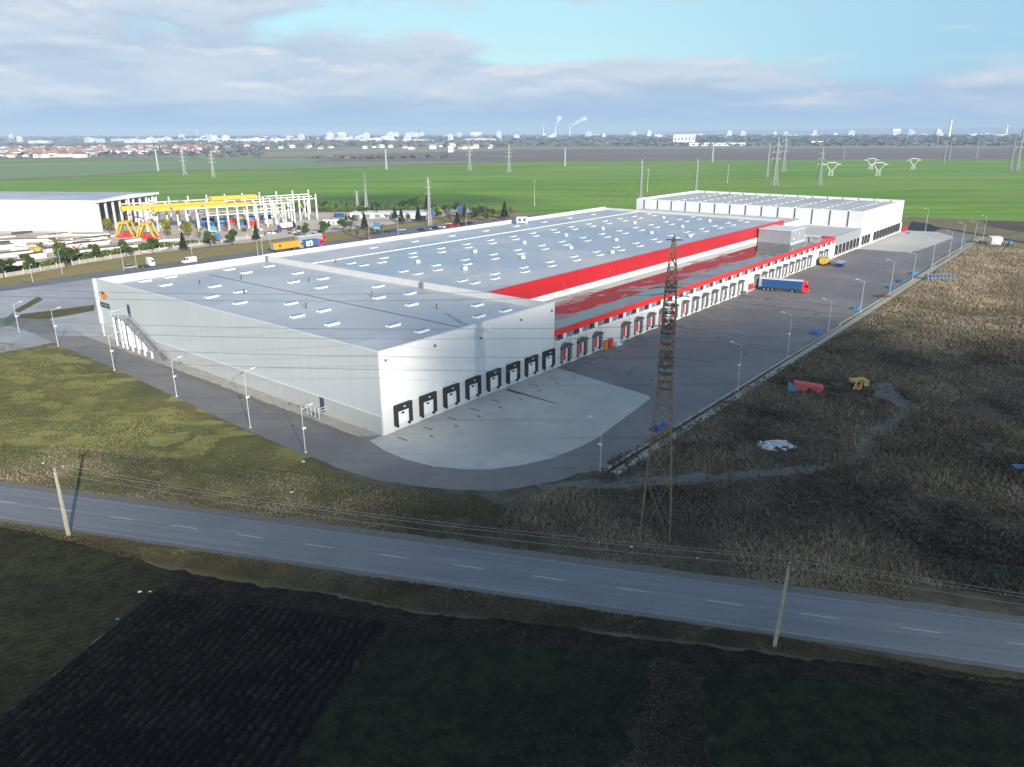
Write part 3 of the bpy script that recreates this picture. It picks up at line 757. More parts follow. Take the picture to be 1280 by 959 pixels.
    for s in doors: put(s, -.06, nd)
    for i in range(30):
        s = 52.1+6.4*i
        if i in blanks or s+4.2 > 238: continue
        put(s, -.02, ad if s < 112 else ad2)
    for i in range(7): put(245.6+5.0*i, -.05, fd)
    for i in range(14):
        if i == 3: continue
        put(282.6+4.95*i, -.05, fd)
    # rooflights ----------------------------------------------------
    m = MB(); m.mi(0).box(-1.45,1.45,-.72,.72,0,.36); m.mi(1)
    m.faces([(-1.42,-.68,.36),(1.42,-.68,.36),(1.42,.68,.36),(-1.42,.68,.36),(-1.3,-.5,.5),(1.3,-.5,.5),(1.3,.5,.5),(-1.3,.5,.5)], [(4,5,6,7),(0,1,5,4),(1,2,6,5),(2,3,7,6),(3,0,4,7)])
    slm = m.mesh('rooflight', [M['white_bright'], M['glass_blue']])
    near = [(10.8,104.7),(17.9,105),(11.5,95.1),(18.3,83.5),(11.1,72.2),(18.5,72.2),(11.4,60.7),(44.4,98.9),(34.1,103),(34.3,94.6),(42.6,82.5),(41.8,70.2),(34.2,72.5),(34.1,60.8),(18.3,51),(18.5,39.3),(11.7,39.3),(43.8,50.5),(35,40.1),(42.8,37.8),(34.5,28.5),(43.2,16.5),(42.9,8.1),(35.4,9.1),(18.9,17.4),(19.4,9.7),(12,28)]
    hall = []
    for k in range(15):
        for tt, off in ((83.3,62),(77.4,68.9),(61,62.5),(55,69.4),(38.5,62.3),(33.8,69.6)):
            s = off+12.55*k
            if s < 240: hall.append((s+ru(-.4,.4), tt))
    for k in range(8): hall.append((87+19*k, 102.4))
    for t_ in (77.5,55,34): hall.append((61.9, t_))
    allsl = [(a,b,RZ) for a,b in near] + [(a,b,RZ+.15) for a,b in sorted(hall)] 
    m = MB(); m.mi(0).box(-1.45,1.45,-.6,.6,0,.22); m.mi(1).box(-1.3,1.3,-.5,.5,.22,.34); slh = m.mesh('rooflight', [M['white_bright'], M['glass_blue']])
    rest = MB()
    for i, (a, b, z) in enumerate(allsl):
        if i < 100:
            o = bpy.data.objects.new('rooflight', slm if i < len(near) else slh); col.objects.link(o); o.parent = WH; o.location = (a,b,z); o.rotation_euler[2] = R(90)*0
            o.scale = (1,1,1)
        else: rest.mi(0).box(a-1.45,a+1.45,b-.6,b+.6,z,z+.22); rest.mi(1).box(a-1.3,a+1.3,b-.5,b+.5,z+.22,z+.34)
    for k in range(9):
        for tt in (10, 22, 35, 47, 60, 72, 85, 97): 
            a, b = 286+7.6*k+ru(-1,1), tt; rest.mi(0).box(a-1.2,a+1.2,b-.5,b+.5,14.9,15.1)
    kind(part(rest, 'rooflight', [M['white_bright'], M['glass_blue']]), 'stuff')
    # round roof fans
    m = MB(); m.tube((0,0,0),(0,0,.3),.6,10).ball((0,0,.35),.75,10,6,.8)
    dm = m.mesh('roof_fan', M['white_bright'])
    for s, t in [(75,68.5),(75,49.5),(100.5,68.7),(100.5,49),(126,68.7),(126,49),(151,68.7),(151,47),(176,68.7),(176,47),(126,33),(176,31),(201,69),(201,47),(226,69),(226,47)]:
        o = bpy.data.objects.new('roof_fan', dm); col.objects.link(o); o.parent = WH; o.location = (s,t,RZ+.15)
    m = MB(); m.tube((0,0,0),(0,0,.9),.11,6).tube((0,0,.9),(0,0,1.25),.2,6)
    vm = m.mesh('vent_pipe', M['darkgrey'])
    for q in [(250,356),(306,368),(383,386),(387,353),(465,371),(546,387),(302,350),(420,330)]:
        p = G(*q, RZ) - O; s = p.x*math.cos(ANG)+p.y*math.sin(ANG); t = -p.x*math.sin(ANG)+p.y*math.cos(ANG)
        o = bpy.data.objects.new('vent_pipe', vm); col.objects.link(o); o.parent = WH; o.location = (s,t,RZ)
    m = MB()
    m.box(0,4.5,0,2.2,.6,3.0).mi(1).box(.5,1.8,-.03,0,1.1,2.6).box(2.6,3.9,-.03,0,1.1,2.6).mi(0)
    for x in (.2,4.2): m.box(x,x+.15,.2,.35,0,.6); m.box(x,x+.15,1.8,1.95,0,.6)
    u = m.build('air_handling_unit', [M['white_bright'], M['darkgrey']], WH, (168,106,RZ+.15), R(-40))
    # parapet junction box on the firewall
    for t in (40.0, 107.0):
        m = MB(); m.box(49.2,49.58,t,t+1.1,13.3,14.7); part(m, 'junction_box', M['midgrey'])
    # wall fittings: floodlights and cameras
    for s in (1.2, 13, 25.5, 38, 48.6):
        m = MB(); m.box(s,s+.35,-.35,-.001,13.2,13.6) if s != 25.5 else m.box(s,s+.35,-.35,-.001,12.0,12.4)
        part(m, 'wall_lamp', M['midgrey'])
    for s in (5.5,12,24):
        m = MB(); m.box(s,s+.3,-.2,-.001,7.1,7.4); part(m, 'wall_lamp', M['white'])
    m = MB(); m.tube((26.9,-.1,4.9),(26.9,-.1,12),.05,6); part(m, 'downpipe', M['white'])
    for s in (60,83,106,129,152,175,198):
        m = MB(); m.box(s,s+.4,21.3,21.499,11.3,11.7); part(m, 'wall_lamp', M['midgrey'])
    # sign on the front wall
    m = MB(); cy, cz = 105.0, 11.3
    m.faces([(-.12,cy-2.9,cz),(-.12,cy,cz+1.15),(-.12,cy+2.9,cz),(-.12,cy,cz-1.15),(-.001,cy-2.9,cz),(-.001,cy,cz+1.15),(-.001,cy+2.9,cz),(-.001,cy,cz-1.15)], [(0,1,2,3),(0,4,5,1),(1,5,6,2),(2,6,7,3),(3,7,4,0)])
    sg = part(m, 'sign', M['signorange'], 'orange diamond sign at the left end of the front wall')
    m = MB(); m.faces([(-.14,cy-.2,cz+1.0),(-.14,cy+1.2,cz+.5),(-.14,cy+.4,cz+.1),(-.14,cy-1.2,cz+.45)], [(0,1,2,3)])
    m.mi(1).faces([(-.14,cy+1.2,cz+.35),(-.14,cy+1.9,cz+.1),(-.14,cy+1.3,cz-.2),(-.14,cy+.7,cz-.05)], [(0,1,2,3)])
    m.build('emblem', [M['darkgrey'], M['white']], sg)
    m = MB(); m.prism([(-.12,102.4),(-.001,102.4),(-.001,107.7),(-.12,107.7)], 8.0, 9.3)
    s2 = part(m, 'sign', M['darkgrey'], 'dark nameplate under the orange diamond')
    m = MB(); m.box(-.15,-.121,103.6,104.9,8.5,8.9).box(-.15,-.121,106.0,106.7,8.5,8.8)
    m.build('lettering', M['silver'], s2)
    # upper door and outside stair
    m = MB(); m.box(-.10,-.001,91.2,92.5,7.6,10.6); part(m, 'door', M['door_slate'], 'tall dark door at the top of the steel stair')
    m = MB()
    m.box(-2.4,-.1,91,96.6,7.45,7.6)
    sp = part(m, 'outside_stair', M['steel'], 'white steel stair climbing the front wall')
    m = MB(); n = 40
    for i in range(n):
        t = 91-17*i/n; z = 7.5-7.4*i/n; m.box(-2.3,-.7,t-.5,t,z-.06,z)
    m.build('tread', M['midgrey'], sp)
    for sx in (-2.36,-.62):
        m = MB(); m.faces([(sx,91,7.2),(sx+.06,91,7.2),(sx+.06,74,.0),(sx,74,.0),(sx,91,7.75),(sx+.06,91,7.75),(sx+.06,73.6,.3),(sx,73.6,.3)], [(0,1,2,3),(4,7,6,5),(0,3,7,4),(1,5,6,2),(0,4,5,1),(3,2,6,7)])
        m.build('stringer', M['steel'], sp)
        m = MB(); m.tube((sx,91,8.6),(sx,74,1.2),.05); m.tube((sx,91,8.15),(sx,74,.75),.03)
        for i in range(11): t = 91-17*i/10; z = 7.6-7.4*i/10; m.tube((sx,t,z),(sx,t,z+1.05),.035)
        m.build('handrail', M['steel'], sp)
    m = MB(); m.tube((-2.36,91,8.6),(-2.36,96.6,8.6),.05).tube((-2.36,96.6,8.6),(-.1,96.6,8.6),.05).tube((-2.36,91,8.1),(-2.36,96.6,8.1),.03)
    for t in (91,92.8,94.7,96.6): m.tube((-2.36,t,7.6),(-2.36,t,8.6),.035)
    m.build('handrail', M['white'], sp)
    for i, t in enumerate((96.3,93.2,91.1,88.1,85,82,78.5)):
        z = 7.45 if t > 91 else 7.45-(91-t)/17*7.4
        for sx in ((-2.2,-.5) if i != 5 else (-2.2,)):
            m = MB(); m.box(sx-.18,sx+.18,t-.18,t+.18,0,z); m.build('post', M['white_bright'], sp)
    # side door with steps
    m = MB(); m.box(-.10,-.061,16.2,17.5,.9,3.3); part(m, 'door', M['door_slate'], 'slate grey door near the front corner')
    m = MB(); m.box(-1.9,-.1,15.6,19.2,.75,.9)
    for i in range(4): m.box(-1.7,-.3,19.2+.35*i,19.55+.35*i,.0,.7-.16*i)
    s3 = part(m, 'doorstep', M['steel'], 'small white landing with rails below the slate door')
    m = MB()
    for z in (1.4,1.9): m.tube((-1.85,15.6,z),(-1.85,19.2,z),.04).tube((-1.85,15.6,z),(-.1,15.6,z),.04).tube((-1.85,19.2,z),(-1.85,21,z-.8),.04)
    for t in (15.6,16.8,18,19.2,21): m.tube((-1.85,t,.0),(-1.85,t,1.9 if t<20 else 1.1),.05)
    m.build('handrail', M['white_bright'], s3)
warehouse()

# small things at the dock wall
def at_dock(s, t): return W(s, t, .03)
t_ = thing('dock_stair', 'small white steel stair with handrails between the third and fourth red docks', 'steps', at_dock(73.6,-.1), ANG)
m = MB()
for i in range(5): m.box(.4+.5*i,.9+.5*i,-1.5,-.1,0,1.15-.22*i)
m.build('tread', M['white'], t_)
m = MB()
for y in (-1.5,-.1): m.tube((.2,y,2.1),(2.9,y,1.1),.05).tube((.2,y,0),(.2,y,2.1),.05).tube((2.9,y,0),(2.9,y,1.1),.05).tube((1.5,y,0),(1.5,y,1.6),.04)
m.build('handrail', M['white_bright'], t_)
for i, (s, lab, mt) in enumerate(((69.5,'narrow orange fire cabinet against the white dock wall','orange'),(71.5,'wide red fire cabinet left of the small white stair','redb'))):
    t_ = thing('fire_cabinet', lab, 'cabinet', at_dock(s,-.7), ANG)
    m = MB(); m.box(0,1.2 if i else .7,-.5,0,.1,2.2); m.build('cabinet_body', M[mt], t_)
    m = MB(); m.box(.1,1.1 if i else .6,-.53,-.501,.3,2.0); m.build('door', M[mt], t_)
    m = MB(); m.box(0,1.2 if i else .7,-.6,.1,2.2,2.35); m.build('lid', M['cabred'], t_)
t_ = thing('fire_cabinet', 'red fire cabinet on legs beside the dock where the blue lorry is parked', 'cabinet', at_dock(156.5,-.8), ANG)
m = MB(); m.box(0,1.5,-.6,0,.9,2.8); m.build('cabinet_body', M['redb'], t_)
for a, b in ((.1,-.5),(1.35,-.5),(.1,-.1),(1.35,-.1)): m = MB(); m.box(a,a+.08,b,b+.08,0,.9); m.build('leg', M['steel'], t_)
t_ = thing('steps', 'grey steel steps with rail beside the red fire cabinet', 'steps', at_dock(151.5,-.1), ANG)
m = MB()
for i in range(5): m.box(.3+.5*i,.8+.5*i,-1.4,-.1,0,1.15-.22*i)
m.build('tread', M['midgrey'], t_)
m = MB()
for y in (-1.4,): m.tube((.2,y,2.1),(2.9,y,1.1),.05).tube((.2,y,0),(.2,y,2.1),.05).tube((2.9,y,0),(2.9,y,1.1),.05)
m.build('handrail', M['steel'], t_)

# ------------------------------------------------------------------ vehicles
def wheel_mesh(r, w):
    m = MB(); m.mi(0).tube((0,-w/2,0),(0,w/2,0),r,14); t = m.mesh('tyre', M['tyre'])
    m = MB(); m.tube((0,-w/2-.02,0),(0,w/2+.02,0),r*.55,10); q = m.mesh('rim', M['rim'])
    return t, q
WT, WR = wheel_mesh(.5,.34); CT, CR = wheel_mesh(.33,.22)
def wheel(par, x, y, big=True):
    t, q = (WT, WR) if big else (CT, CR); r = .5 if big else .33
    o = bpy.data.objects.new('wheel', t); col.objects.link(o); o.parent = par; o.location = (x,y,r)
    k = bpy.data.objects.new('rim', q); col.objects.link(k); k.parent = o
def tractor(t_, x0, cab, wind=True):
    """cab-over tractor, front towards +x, rear of its chassis at x0"""
    m = MB(); prof = [(x0+3.7,.55),(x0+5.9,.45),(x0+6.0,1.3),(x0+5.85,2.0),(x0+5.55,3.05),(x0+5.0,3.7),(x0+4.2,3.85),(x0+3.7,3.75)]
    m.profile(prof, -1.22, 1.22); c = m.build('cab', M[cab], t_)
    m = MB(); m.faces([(x0+5.875,-1.05,2.05),(x0+5.875,1.05,2.05),(x0+5.60,1.0,2.98),(x0+5.60,-1.0,2.98)], [(0,1,2,3)]); m.build('windscreen', M['glass'], c)
    for s in (-1,1):
        m = MB(); m.faces([(x0+4.6,s*1.235,1.95),(x0+5.6,s*1.235,1.95),(x0+5.4,s*1.235,2.75),(x0+4.6,s*1.235,2.75)], [(0,1,2,3)]); m.build('side_window', M['glass'], c)
        m = MB(); m.box(x0+5.6,x0+5.7,s*1.32-.08,s*1.32+.08,1.9,2.7); m.build('mirror', M['black'], c)
        m = MB(); m.box(x0+5.96,x0+6.03,s*.9-.2,s*.9+.2,.75,.95); m.build('headlight', M['white_bright'], c)
    m = MB(); m.box(x0+5.9,x0+6.02,-.75,.75,1.05,1.75); m.build('grille', M['black'], c)
    m = MB(); m.box(x0,x0+5.6,-.45,.45,.6,.95); m.box(x0+1.9,x0+3.5,-1.15,-.5,.45,1.0); m.box(x0+1.9,x0+3.5,.5,1.15,.45,1.0); m.build('chassis', M['chassis'], t_)
    for x in (x0+1.0, x0+4.8):
        for y in (-1.02,1.02): wheel(t_, x, y)
def lorry(label, loc, rz, cab, side, top='white', group=None, name='articulated_lorry', split=None):
    t_ = thing(name, label, 'lorry', loc, rz, group)
    tractor(t_, 9.6, cab)
    m = MB(); m.box(0,13.5,-1.27,1.27,1.25,3.85); tr = m.build('trailer_body', M[side], t_)
    m = MB(); m.box(-.03,13.53,-1.30,1.30,3.85,4.0); m.build('trailer_roof', M[top], tr)
    m = MB(); m.box(-.05,-.001,-1.22,1.22,1.3,3.8); m.build('rear_door', M['silver'], tr)
    m = MB(); m.box(.2,13.2,-.5,.5,.95,1.25); m.box(.1,13.4,-1.28,-1.2,1.08,1.25).box(.1,13.4,1.2,1.28,1.08,1.25).box(5.4,7.2,-1.2,-.6,.5,1.1); m.build('trailer_frame', M['chassis'], t_)
    for x in (1.8,3.1,4.4):
        for y in (-1.02,1.02): wheel(t_, x, y)
    return t_, tr
p0 = W(163.2,-1.3); p1 = W(167.5,-18.5); az = math.atan2((p1-p0).y,(p1-p0).x)
_, trl = lorry('red cab lorry with long blue curtain trailer backed onto a dock', (p0.x,p0.y,.03), az, 'cabred', 'blue_curtain')
m = MB(); m.box(-.01,.9,-1.29,1.29,1.3,3.8); m.build('curtain_edge', M['silver'], trl)
# the far lorries on the back road
az2 = math.atan2((W(150,200)-W(110,200)).y, (W(150,200)-W(110,200)).x)
p = G(341,316); l1, tr1 = lorry('orange trailer lorry with white and blue box on the back road', (p.x,p.y,.04), az2, 'silver', 'orange', 'orange')
m = MB(); m.mi(0).box(2.6,3.7,-1.30,-1.275,2.2,3.2); m.mi(1).box(4.8,10.6,-1.30,-1.275,2.5,2.95); m.build('lettering', [M['carblue'], M['signorange']], tr1)
p = G(381,311.5); t_ = thing('box_lorry', 'blue and white box lorry right in front of the orange trailer', 'lorry', (p.x,p.y,.04), az2)
tractor(t_, 3.2, 'magenta'); m = MB(); m.box(0,6.8,-1.27,1.27,1.1,4.0); bx = m.build('box_body', M['blue'], t_)
m = MB(); m.faces([(.2,-1.285,1.3),(3.4,-1.285,1.3),(3.8,-1.285,2.6),(3.2,-1.285,3.8),(1.5,-1.285,3.4),(.3,-1.285,3.7)], [(0,1,2,3,4,5)]); m.mi(1).faces([(1.8,-1.30,1.6),(3.0,-1.30,1.5),(2.8,-1.30,2.5),(1.9,-1.30,2.7)], [(0,1,2,3)]); m.build('emblem', [M['white_bright'], M['darkgrey']], bx)
for x in (1.2,):
    for y in (-1.02,1.02): wheel(t_, x, y)
p = G(372,306.5); lorry('red cab lorry with pale grey trailer furthest along the back road', (p.x,p.y,.04), az2, 'cabred', 'silver')
def van(label, loc, rz):
    t_ = thing('van', label, 'van', loc, rz)
    m = MB(); m.profile([(0,.4),(5.6,.4),(5.75,.9),(5.5,1.25),(4.9,1.45),(4.2,2.3),(3.7,2.5),(.1,2.5),(0,2.3)], -.98, .98); b = m.build('body', M['carwhite'], t_)
    m = MB(); m.faces([(4.93,-.85,1.50),(4.93,.85,1.50),(4.28,.8,2.26),(4.28,-.8,2.26)], [(0,1,2,3)]); m.build('windscreen', M['glass'], b)
    for s in (-1,1): m = MB(); m.faces([(3.5,s*.99,1.5),(4.75,s*.99,1.5),(4.15,s*.99,2.2),(3.5,s*.99,2.2)], [(0,1,2,3)]); m.build('side_window', M['glass'], b)
    for x in (1.0,4.6):
        for y in (-.85,.85): wheel(t_, x, y, False)
p = G(245,328); van('white panel van parked on the road behind the warehouse', (p.x,p.y,.04), az2+math.pi)
def car_meshes(paint):
    m = MB(); m.profile([(0,.35),(4.4,.35),(4.45,.75),(4.3,.92),(3.3,1.0),(.25,1.0),(0,.85)], -.88, .88); a = m.mesh('body', M[paint])
    m = MB(); m.faces([(.35,-.78,1.0),(3.35,-.78,1.0),(3.35,.78,1.0),(.35,.78,1.0),(.75,-.62,1.46),(2.6,-.62,1.46),(2.6,.62,1.46),(.75,.62,1.46)], [(0,1,5,4),(1,2,6,5),(2,3,7,6),(3,0,4,7)]); g = m.mesh('windows', M['glass'])
    m = MB(); m.box(.8,2.55,-.6,.6,1.46,1.52); r_ = m.mesh('roof', M[paint])
    return a, g, r_
CM = {}
def car(label, loc, rz, paint, group=None, suv=1.0):
    if paint not in CM: CM[paint] = car_meshes(paint)
    a, g, r_ = CM[paint]; t_ = thing('car', label, 'car', loc, rz, group)
    o = bpy.data.objects.new('body', a); col.objects.link(o); o.parent = t_
    for nm, me in (('window', g), ('roof', r_)):
        q = bpy.data.objects.new(nm, me); col.objects.link(q); q.parent = o
    for x in (.85,3.5):
        for y in (-.8,.8): wheel(t_, x, y, False)
    t_.scale = (1,1,suv); return t_
p = G(156,337.5); car('silver estate car parked left of the white lorry tractor', (p.x,p.y,.04), az2, 'silver', None, 1.2)
p = G(174,335.5); t_ = thing('lorry_tractor', 'white lorry tractor without a trailer beside the silver car', 'lorry', (p.x,p.y,.04), az2); tractor(t_, 0, 'carwhite')
p = G(338,291); t_ = thing('lorry_tractor', 'dark blue lorry tractor standing by the site entrance', 'lorry', (p.x,p.y,.04), az2-.5); tractor(t_, 0, 'carblue')
p = G(352,287.5); t_ = thing('box_lorry', 'blue and white box lorry on the dusty site road', 'lorry', (p.x,p.y,.04), az2+.1)
tractor(t_, 3.2, 'carblue'); m = MB(); m.box(0,6.8,-1.27,1.27,1.1,3.6); m.build('box_body', M['white'], t_); wheel(t_,1.2,-1.02); wheel(t_,1.2,1.02)
# site and car-park vehicles
spots = [(453,301.5,'carred','bright red car at the left end of the car park'),(462,293.5,'carblack','black car behind the red one in the car park'),(469,292.5,'carblue','dark blue car second from the left end of the car park'),(480,291.5,'carblack','black car in the middle of the left car park row'),(488,290,'carblue','blue car right of the black one near the small conifer'),
 (497,289,'silver','silver car next to the blue car by the small conifer')]
for x, y, c, lab in spots:
    p = G(x,y); car(lab, (p.x,p.y,.04), az2-.35, c)
pk = ['carblue','carred','carblack','silver','carblue','carwhite','carblue','carblack','carblue','silver','carred','carblue','carblack','carblue']
cn = {'carblue':'blue','carred':'red','carblack':'black','silver':'silver','carwhite':'white'}
i = 0
for row, (xa, ya, xb, yb, n) in enumerate(((523,298,580,287,9),(530,289,590,281,8),(588,287,640,279,7))):
    for k in range(n):
        f = k/(n-1); p = G(xa+(xb-xa)*f, ya+(yb-ya)*f); c = pk[(i*5+row) % len(pk)]; i += 1
        car('%s car parked in the %s of the car park behind the hall roof' % (cn[c], ('nearest row','second row','far right row')[row]), (p.x,p.y,.04), az2+math.pi/2+ru(-.05,.05), c, 'cars in the car park behind the hall', ru(1,1.15))
p = G(557,281.5); car('yellow car with a dark roof in the car park near the lattice mast', (p.x,p.y,.04), az2, 'yellow')
# car park surface
sheet('car_park', px((445,305),(520,304),(650,282),(650,276),(560,278),(500,285),(455,291)), .045, M['lane'], .3, 3)

# yellow trailer and blue skip at the far docks
t_ = thing('trailer', 'yellow tipping trailer parked at the docks beyond the blue lorry', 'trailer', W(222,-3,.03), ANG+.12)
m = MB(); m.faces([(0,-1.2,1.0),(5.5,-1.2,1.0),(5.5,1.2,1.0),(0,1.2,1.0),(-.2,-1.35,2.9),(5.8,-1.35,2.9),(5.8,1.35,2.9),(-.2,1.35,2.9)], [(0,1,2,3),(0,1,5,4),(1,2,6,5),(2,3,7,6),(3,0,4,7),(4,5,6,7)]); m.build('body', M['yellow'], t_)
m = MB(); m.box(0,12,-.5,.5,.75,.98).box(6,12,-1.1,1.1,.98,1.1); m.build('chassis', M['yellow'], t_)
for x in (1.2,2.5,9.5):
    for y in (-.95,.95): wheel(t_, x, y)
t_ = thing('skip', 'low blue covered skip beside the yellow trailer', 'skip', W(224,-8.6,.03), ANG+.1)
m = MB(); m.faces([(0,-1.2,0),(5,-1.2,0),(5,1.2,0),(0,1.2,0),(-.5,-1.3,1.4),(5.5,-1.3,1.4),(5.5,1.3,1.4),(-.5,1.3,1.4)], [(0,1,2,3),(0,1,5,4),(1,2,6,5),(2,3,7,6),(3,0,4,7)]); m.build('body', M['carblue'], t_)
m = MB(); m.profile([(-.5,1.4),(5.5,1.4),(4.5,1.9),(.5,1.9)], -1.3, 1.3); m.build('cover', M['silver'], t_)

# ------------------------------------------------------------------ things along the yard edge and in the scrub
def tarp(loc, rz, l, w, h, mat, label):
    m = MB(); nx, ny = 8, 5; v = []
    for j in range(ny+1):
        for i in range(nx+1):
            u, t = i/nx, j/ny; e = min(u,1-u,t,1-t)
            v.append(((u-.5)*l, (t-.5)*w, h*min(1,e*4.5)*(.75+.5*noise.noise(Vector((u*3+loc[0],t*3,0)))) ))
    k = nx+1; m.faces(v, [(j*k+i,j*k+i+1,(j+1)*k+i+1,(j+1)*k+i) for j in range(ny) for i in range(nx)])
    dx = Vector((loc[0],loc[1],0))-O; S_ = dx.x*math.cos(ANG)+dx.y*math.sin(ANG); T_ = -dx.x*math.sin(ANG)+dx.y*math.cos(ANG)
    if T_ < -20: q_ = W(S_, -35.4+(max(0,S_-130)*.006)); loc = (q_.x, q_.y)
    tag(m.build('tarpaulin', M[mat], None, (loc[0],loc[1],.06), rz), label, 'tarpaulin', 'blue sheets along the yard edge')
for q, l, mat, lab in [((1066,386),4,'skyblue','light blue tarpaulin nearest to the lone lamp on the yard kerb'),((1016,416),4.5,'blue','blue tarpaulin on the yard edge nearest the lattice tower'),((1125,352),5,'blue','dull blue tarpaulin beside the kerb opposite the pipe stack'),((1116,360),4,'blue','narrow blue tarpaulin just before the pipe stack'),((1146,343),6,'skyblue','long blue tarpaulin against the kerb level with the pipe stack'),((1203,305),4,'skyblue','bright blue tarpaulin at the far end of the kerb'),((822,533),5,'carblue','dark blue tarpaulin behind the lattice tower legs'),((1135,292),3,'skyblue','small bright blue tarpaulin at the far corner of the warehouse')]:
    p = G(*q); tarp((p.x,p.y), ANG, l*1.1, 2.0, .8, mat, lab)
t_ = thing('red_container', 'small red waste container at the far corner of the warehouse', 'container', W(355,-1.6,.04), ANG)
m = MB(); m.faces([(0,-.8,.1),(2.4,-.8,.1),(2.4,.8,.1),(0,.8,.1),(-.3,-.95,1.9),(2.7,-.95,1.9),(2.7,.95,1.9),(-.3,.95,1.9)], [(0,1,2,3),(4,5,6,7),(0,1,5,4),(1,2,6,5),(2,3,7,6),(3,0,4,7)]); m.build('body', M['cabred'], t_)
m = MB(); m.profile([(-.3,1.9),(2.7,1.9),(2.2,2.3),(.2,2.3)], -.95, .95); m.build('lid', M['red'], t_)
# dumped bodies in the scrub
p = G(983,487); t_ = thing('dumped_hopper', 'dented red hopper with a faded blue end lying in the weeds', 'hopper', (p.x,p.y,0), R(-14))
m = MB(); m.faces([(2.4,-.9,.1),(6.6,-.9,.0),(6.6,.9,.0),(2.4,.9,.1),(1.2,-1.1,1.9),(6.9,-1.1,1.3),(6.9,1.1,1.3),(1.2,1.1,1.9)], [(0,1,2,3),(4,5,6,7),(0,1,5,4),(1,2,6,5),(2,3,7,6),(3,0,4,7)]); m.build('body', simple('faded_red_paint', (.62,.10,.10), .7, 0, .15, 2, dirt=(.2,.08,.06,.5)), t_)
m = MB(); m.faces([(0,-1.2,0),(2.3,-1.2,0),(2.3,.4,0),(0,.4,0),(.3,-1.1,1.5),(2.0,-1.1,1.1),(2.0,.3,1.2),(.3,.3,1.6)], [(0,1,2,3),(4,5,6,7),(0,1,5,4),(1,2,6,5),(2,3,7,6),(3,0,4,7)]); m.build('lid', simple('faded_blue_paint', (.12,.22,.32), .7, 0, .15, 2), t_)
m = MB(); m.box(3.9,4.7,-1.25,-.6,0,.9); m.tube((5.4,-1.1,.3),(5.4,1.1,.3),.3,10); m.build('frame', M['black'], t_)
p = G(1063,486); t_ = thing('dumped_machine', 'broken yellow and orange farm implement abandoned in the weeds', 'machine', (p.x,p.y,0), R(10))
m = MB(); m.box(.6,3.9,.9,1.9,1.0,1.7).box(2.9,3.9,-.2,.9,.4,1.6); m.build('housing', simple('faded_yellow_paint', (.50,.37,.12), .7, 0, .2, 2), t_)
m = MB(); m.bar((0,-1,.2),(2.2,1.2,1.3),.3).bar((1.4,-1.2,.2),(3,.8,1.3),.28).bar((0,-.9,.25),(1.6,-1.1,.25),.22); m.build('arm', M['orange'], t_)
m = MB()
for k in range(4): m.bar((.3+.35*k,-1,.1),(1.5+.35*k,.8,1.0),.12)
m.build('tine', M['silver'], t_)
m = MB(); m.box(1.0,2.6,.2,.9,.2,.95); m.build('drum', M['black'], t_)
def rocks(name, label, cat, c, rx, ry, n, smax, mat, h):
    m = MB()
    for k in range(n):
        a = ru(0,6.28); r = math.sqrt(rnd()); x, y = rx*r*math.cos(a), ry*r*math.sin(a); s = ru(.15,smax)
        z = max(0,(1-r))*h*ru(.3,1)
        b = len(m.v); m.ball((x,y,z+s*.2), s, 6, 4, ru(.45,.8))
        for i in range(b, len(m.v)):
            v = m.v[i]; q = noise.noise(Vector(v)*1.9)*s*.5; m.v[i] = (v[0]+q, v[1]-q*.7, max(0,v[2]+q*.5))
    return tag(m.build(name, mat, None, (c.x,c.y,.0)), label, cat)
rocks('rubble_heap', 'heap of whitish broken concrete rubble in the dark weeds', 'rubble', G(971,558), 3.0, 2.0, 120, .5, M['lime'], .8)
rocks('rubble_heap', 'low rusty brown heap beside the yard kerb near the pipe stack', 'rubble', W(176,-36.4), 3.0, 1.3, 60, .5, simple('brown_heap', (.13,.075,.05), .95, 0, .3, 2), .8)
# stacked corrugated pipes
p = G(1160,351); t_ = thing('pipe_stack', 'stack of grey-blue corrugated frames lying in the dry grass by the kerb', 'pipes', (p.x,p.y,0), R(-4))
for k in range(8):
    m = MB(); x = k*1.25
    for i in range(9):
        a0, a1 = math.pi*i/9, math.pi*(i+1)/9
        q = lambda a, r, y: (x+.6-.0*r*math.cos(a), -1.3*math.cos(a)*r+1.5, 1.7*math.sin(a)*r)
        m.bar((x, 1.5-1.5*math.cos(a0), 1.9*math.sin(a0)), (x, 1.5-1.5*math.cos(a1), 1.9*math.sin(a1)), .32)
    m.bar((x,0,.1),(x,3,.1),.2); m.build('hoop', M['pipe'], t_)
m = MB(); m.bar((0,1.5,1.95),(8.8,1.5,1.95),.3).bar((0,.2,.7),(8.8,.2,.7),.2).bar((0,2.8,.7),(8.8,2.8,.7),.2); m.bar((9,0,.2),(10.4,1.2,.5),.4); m.build('rail', M['pipe'], t_)
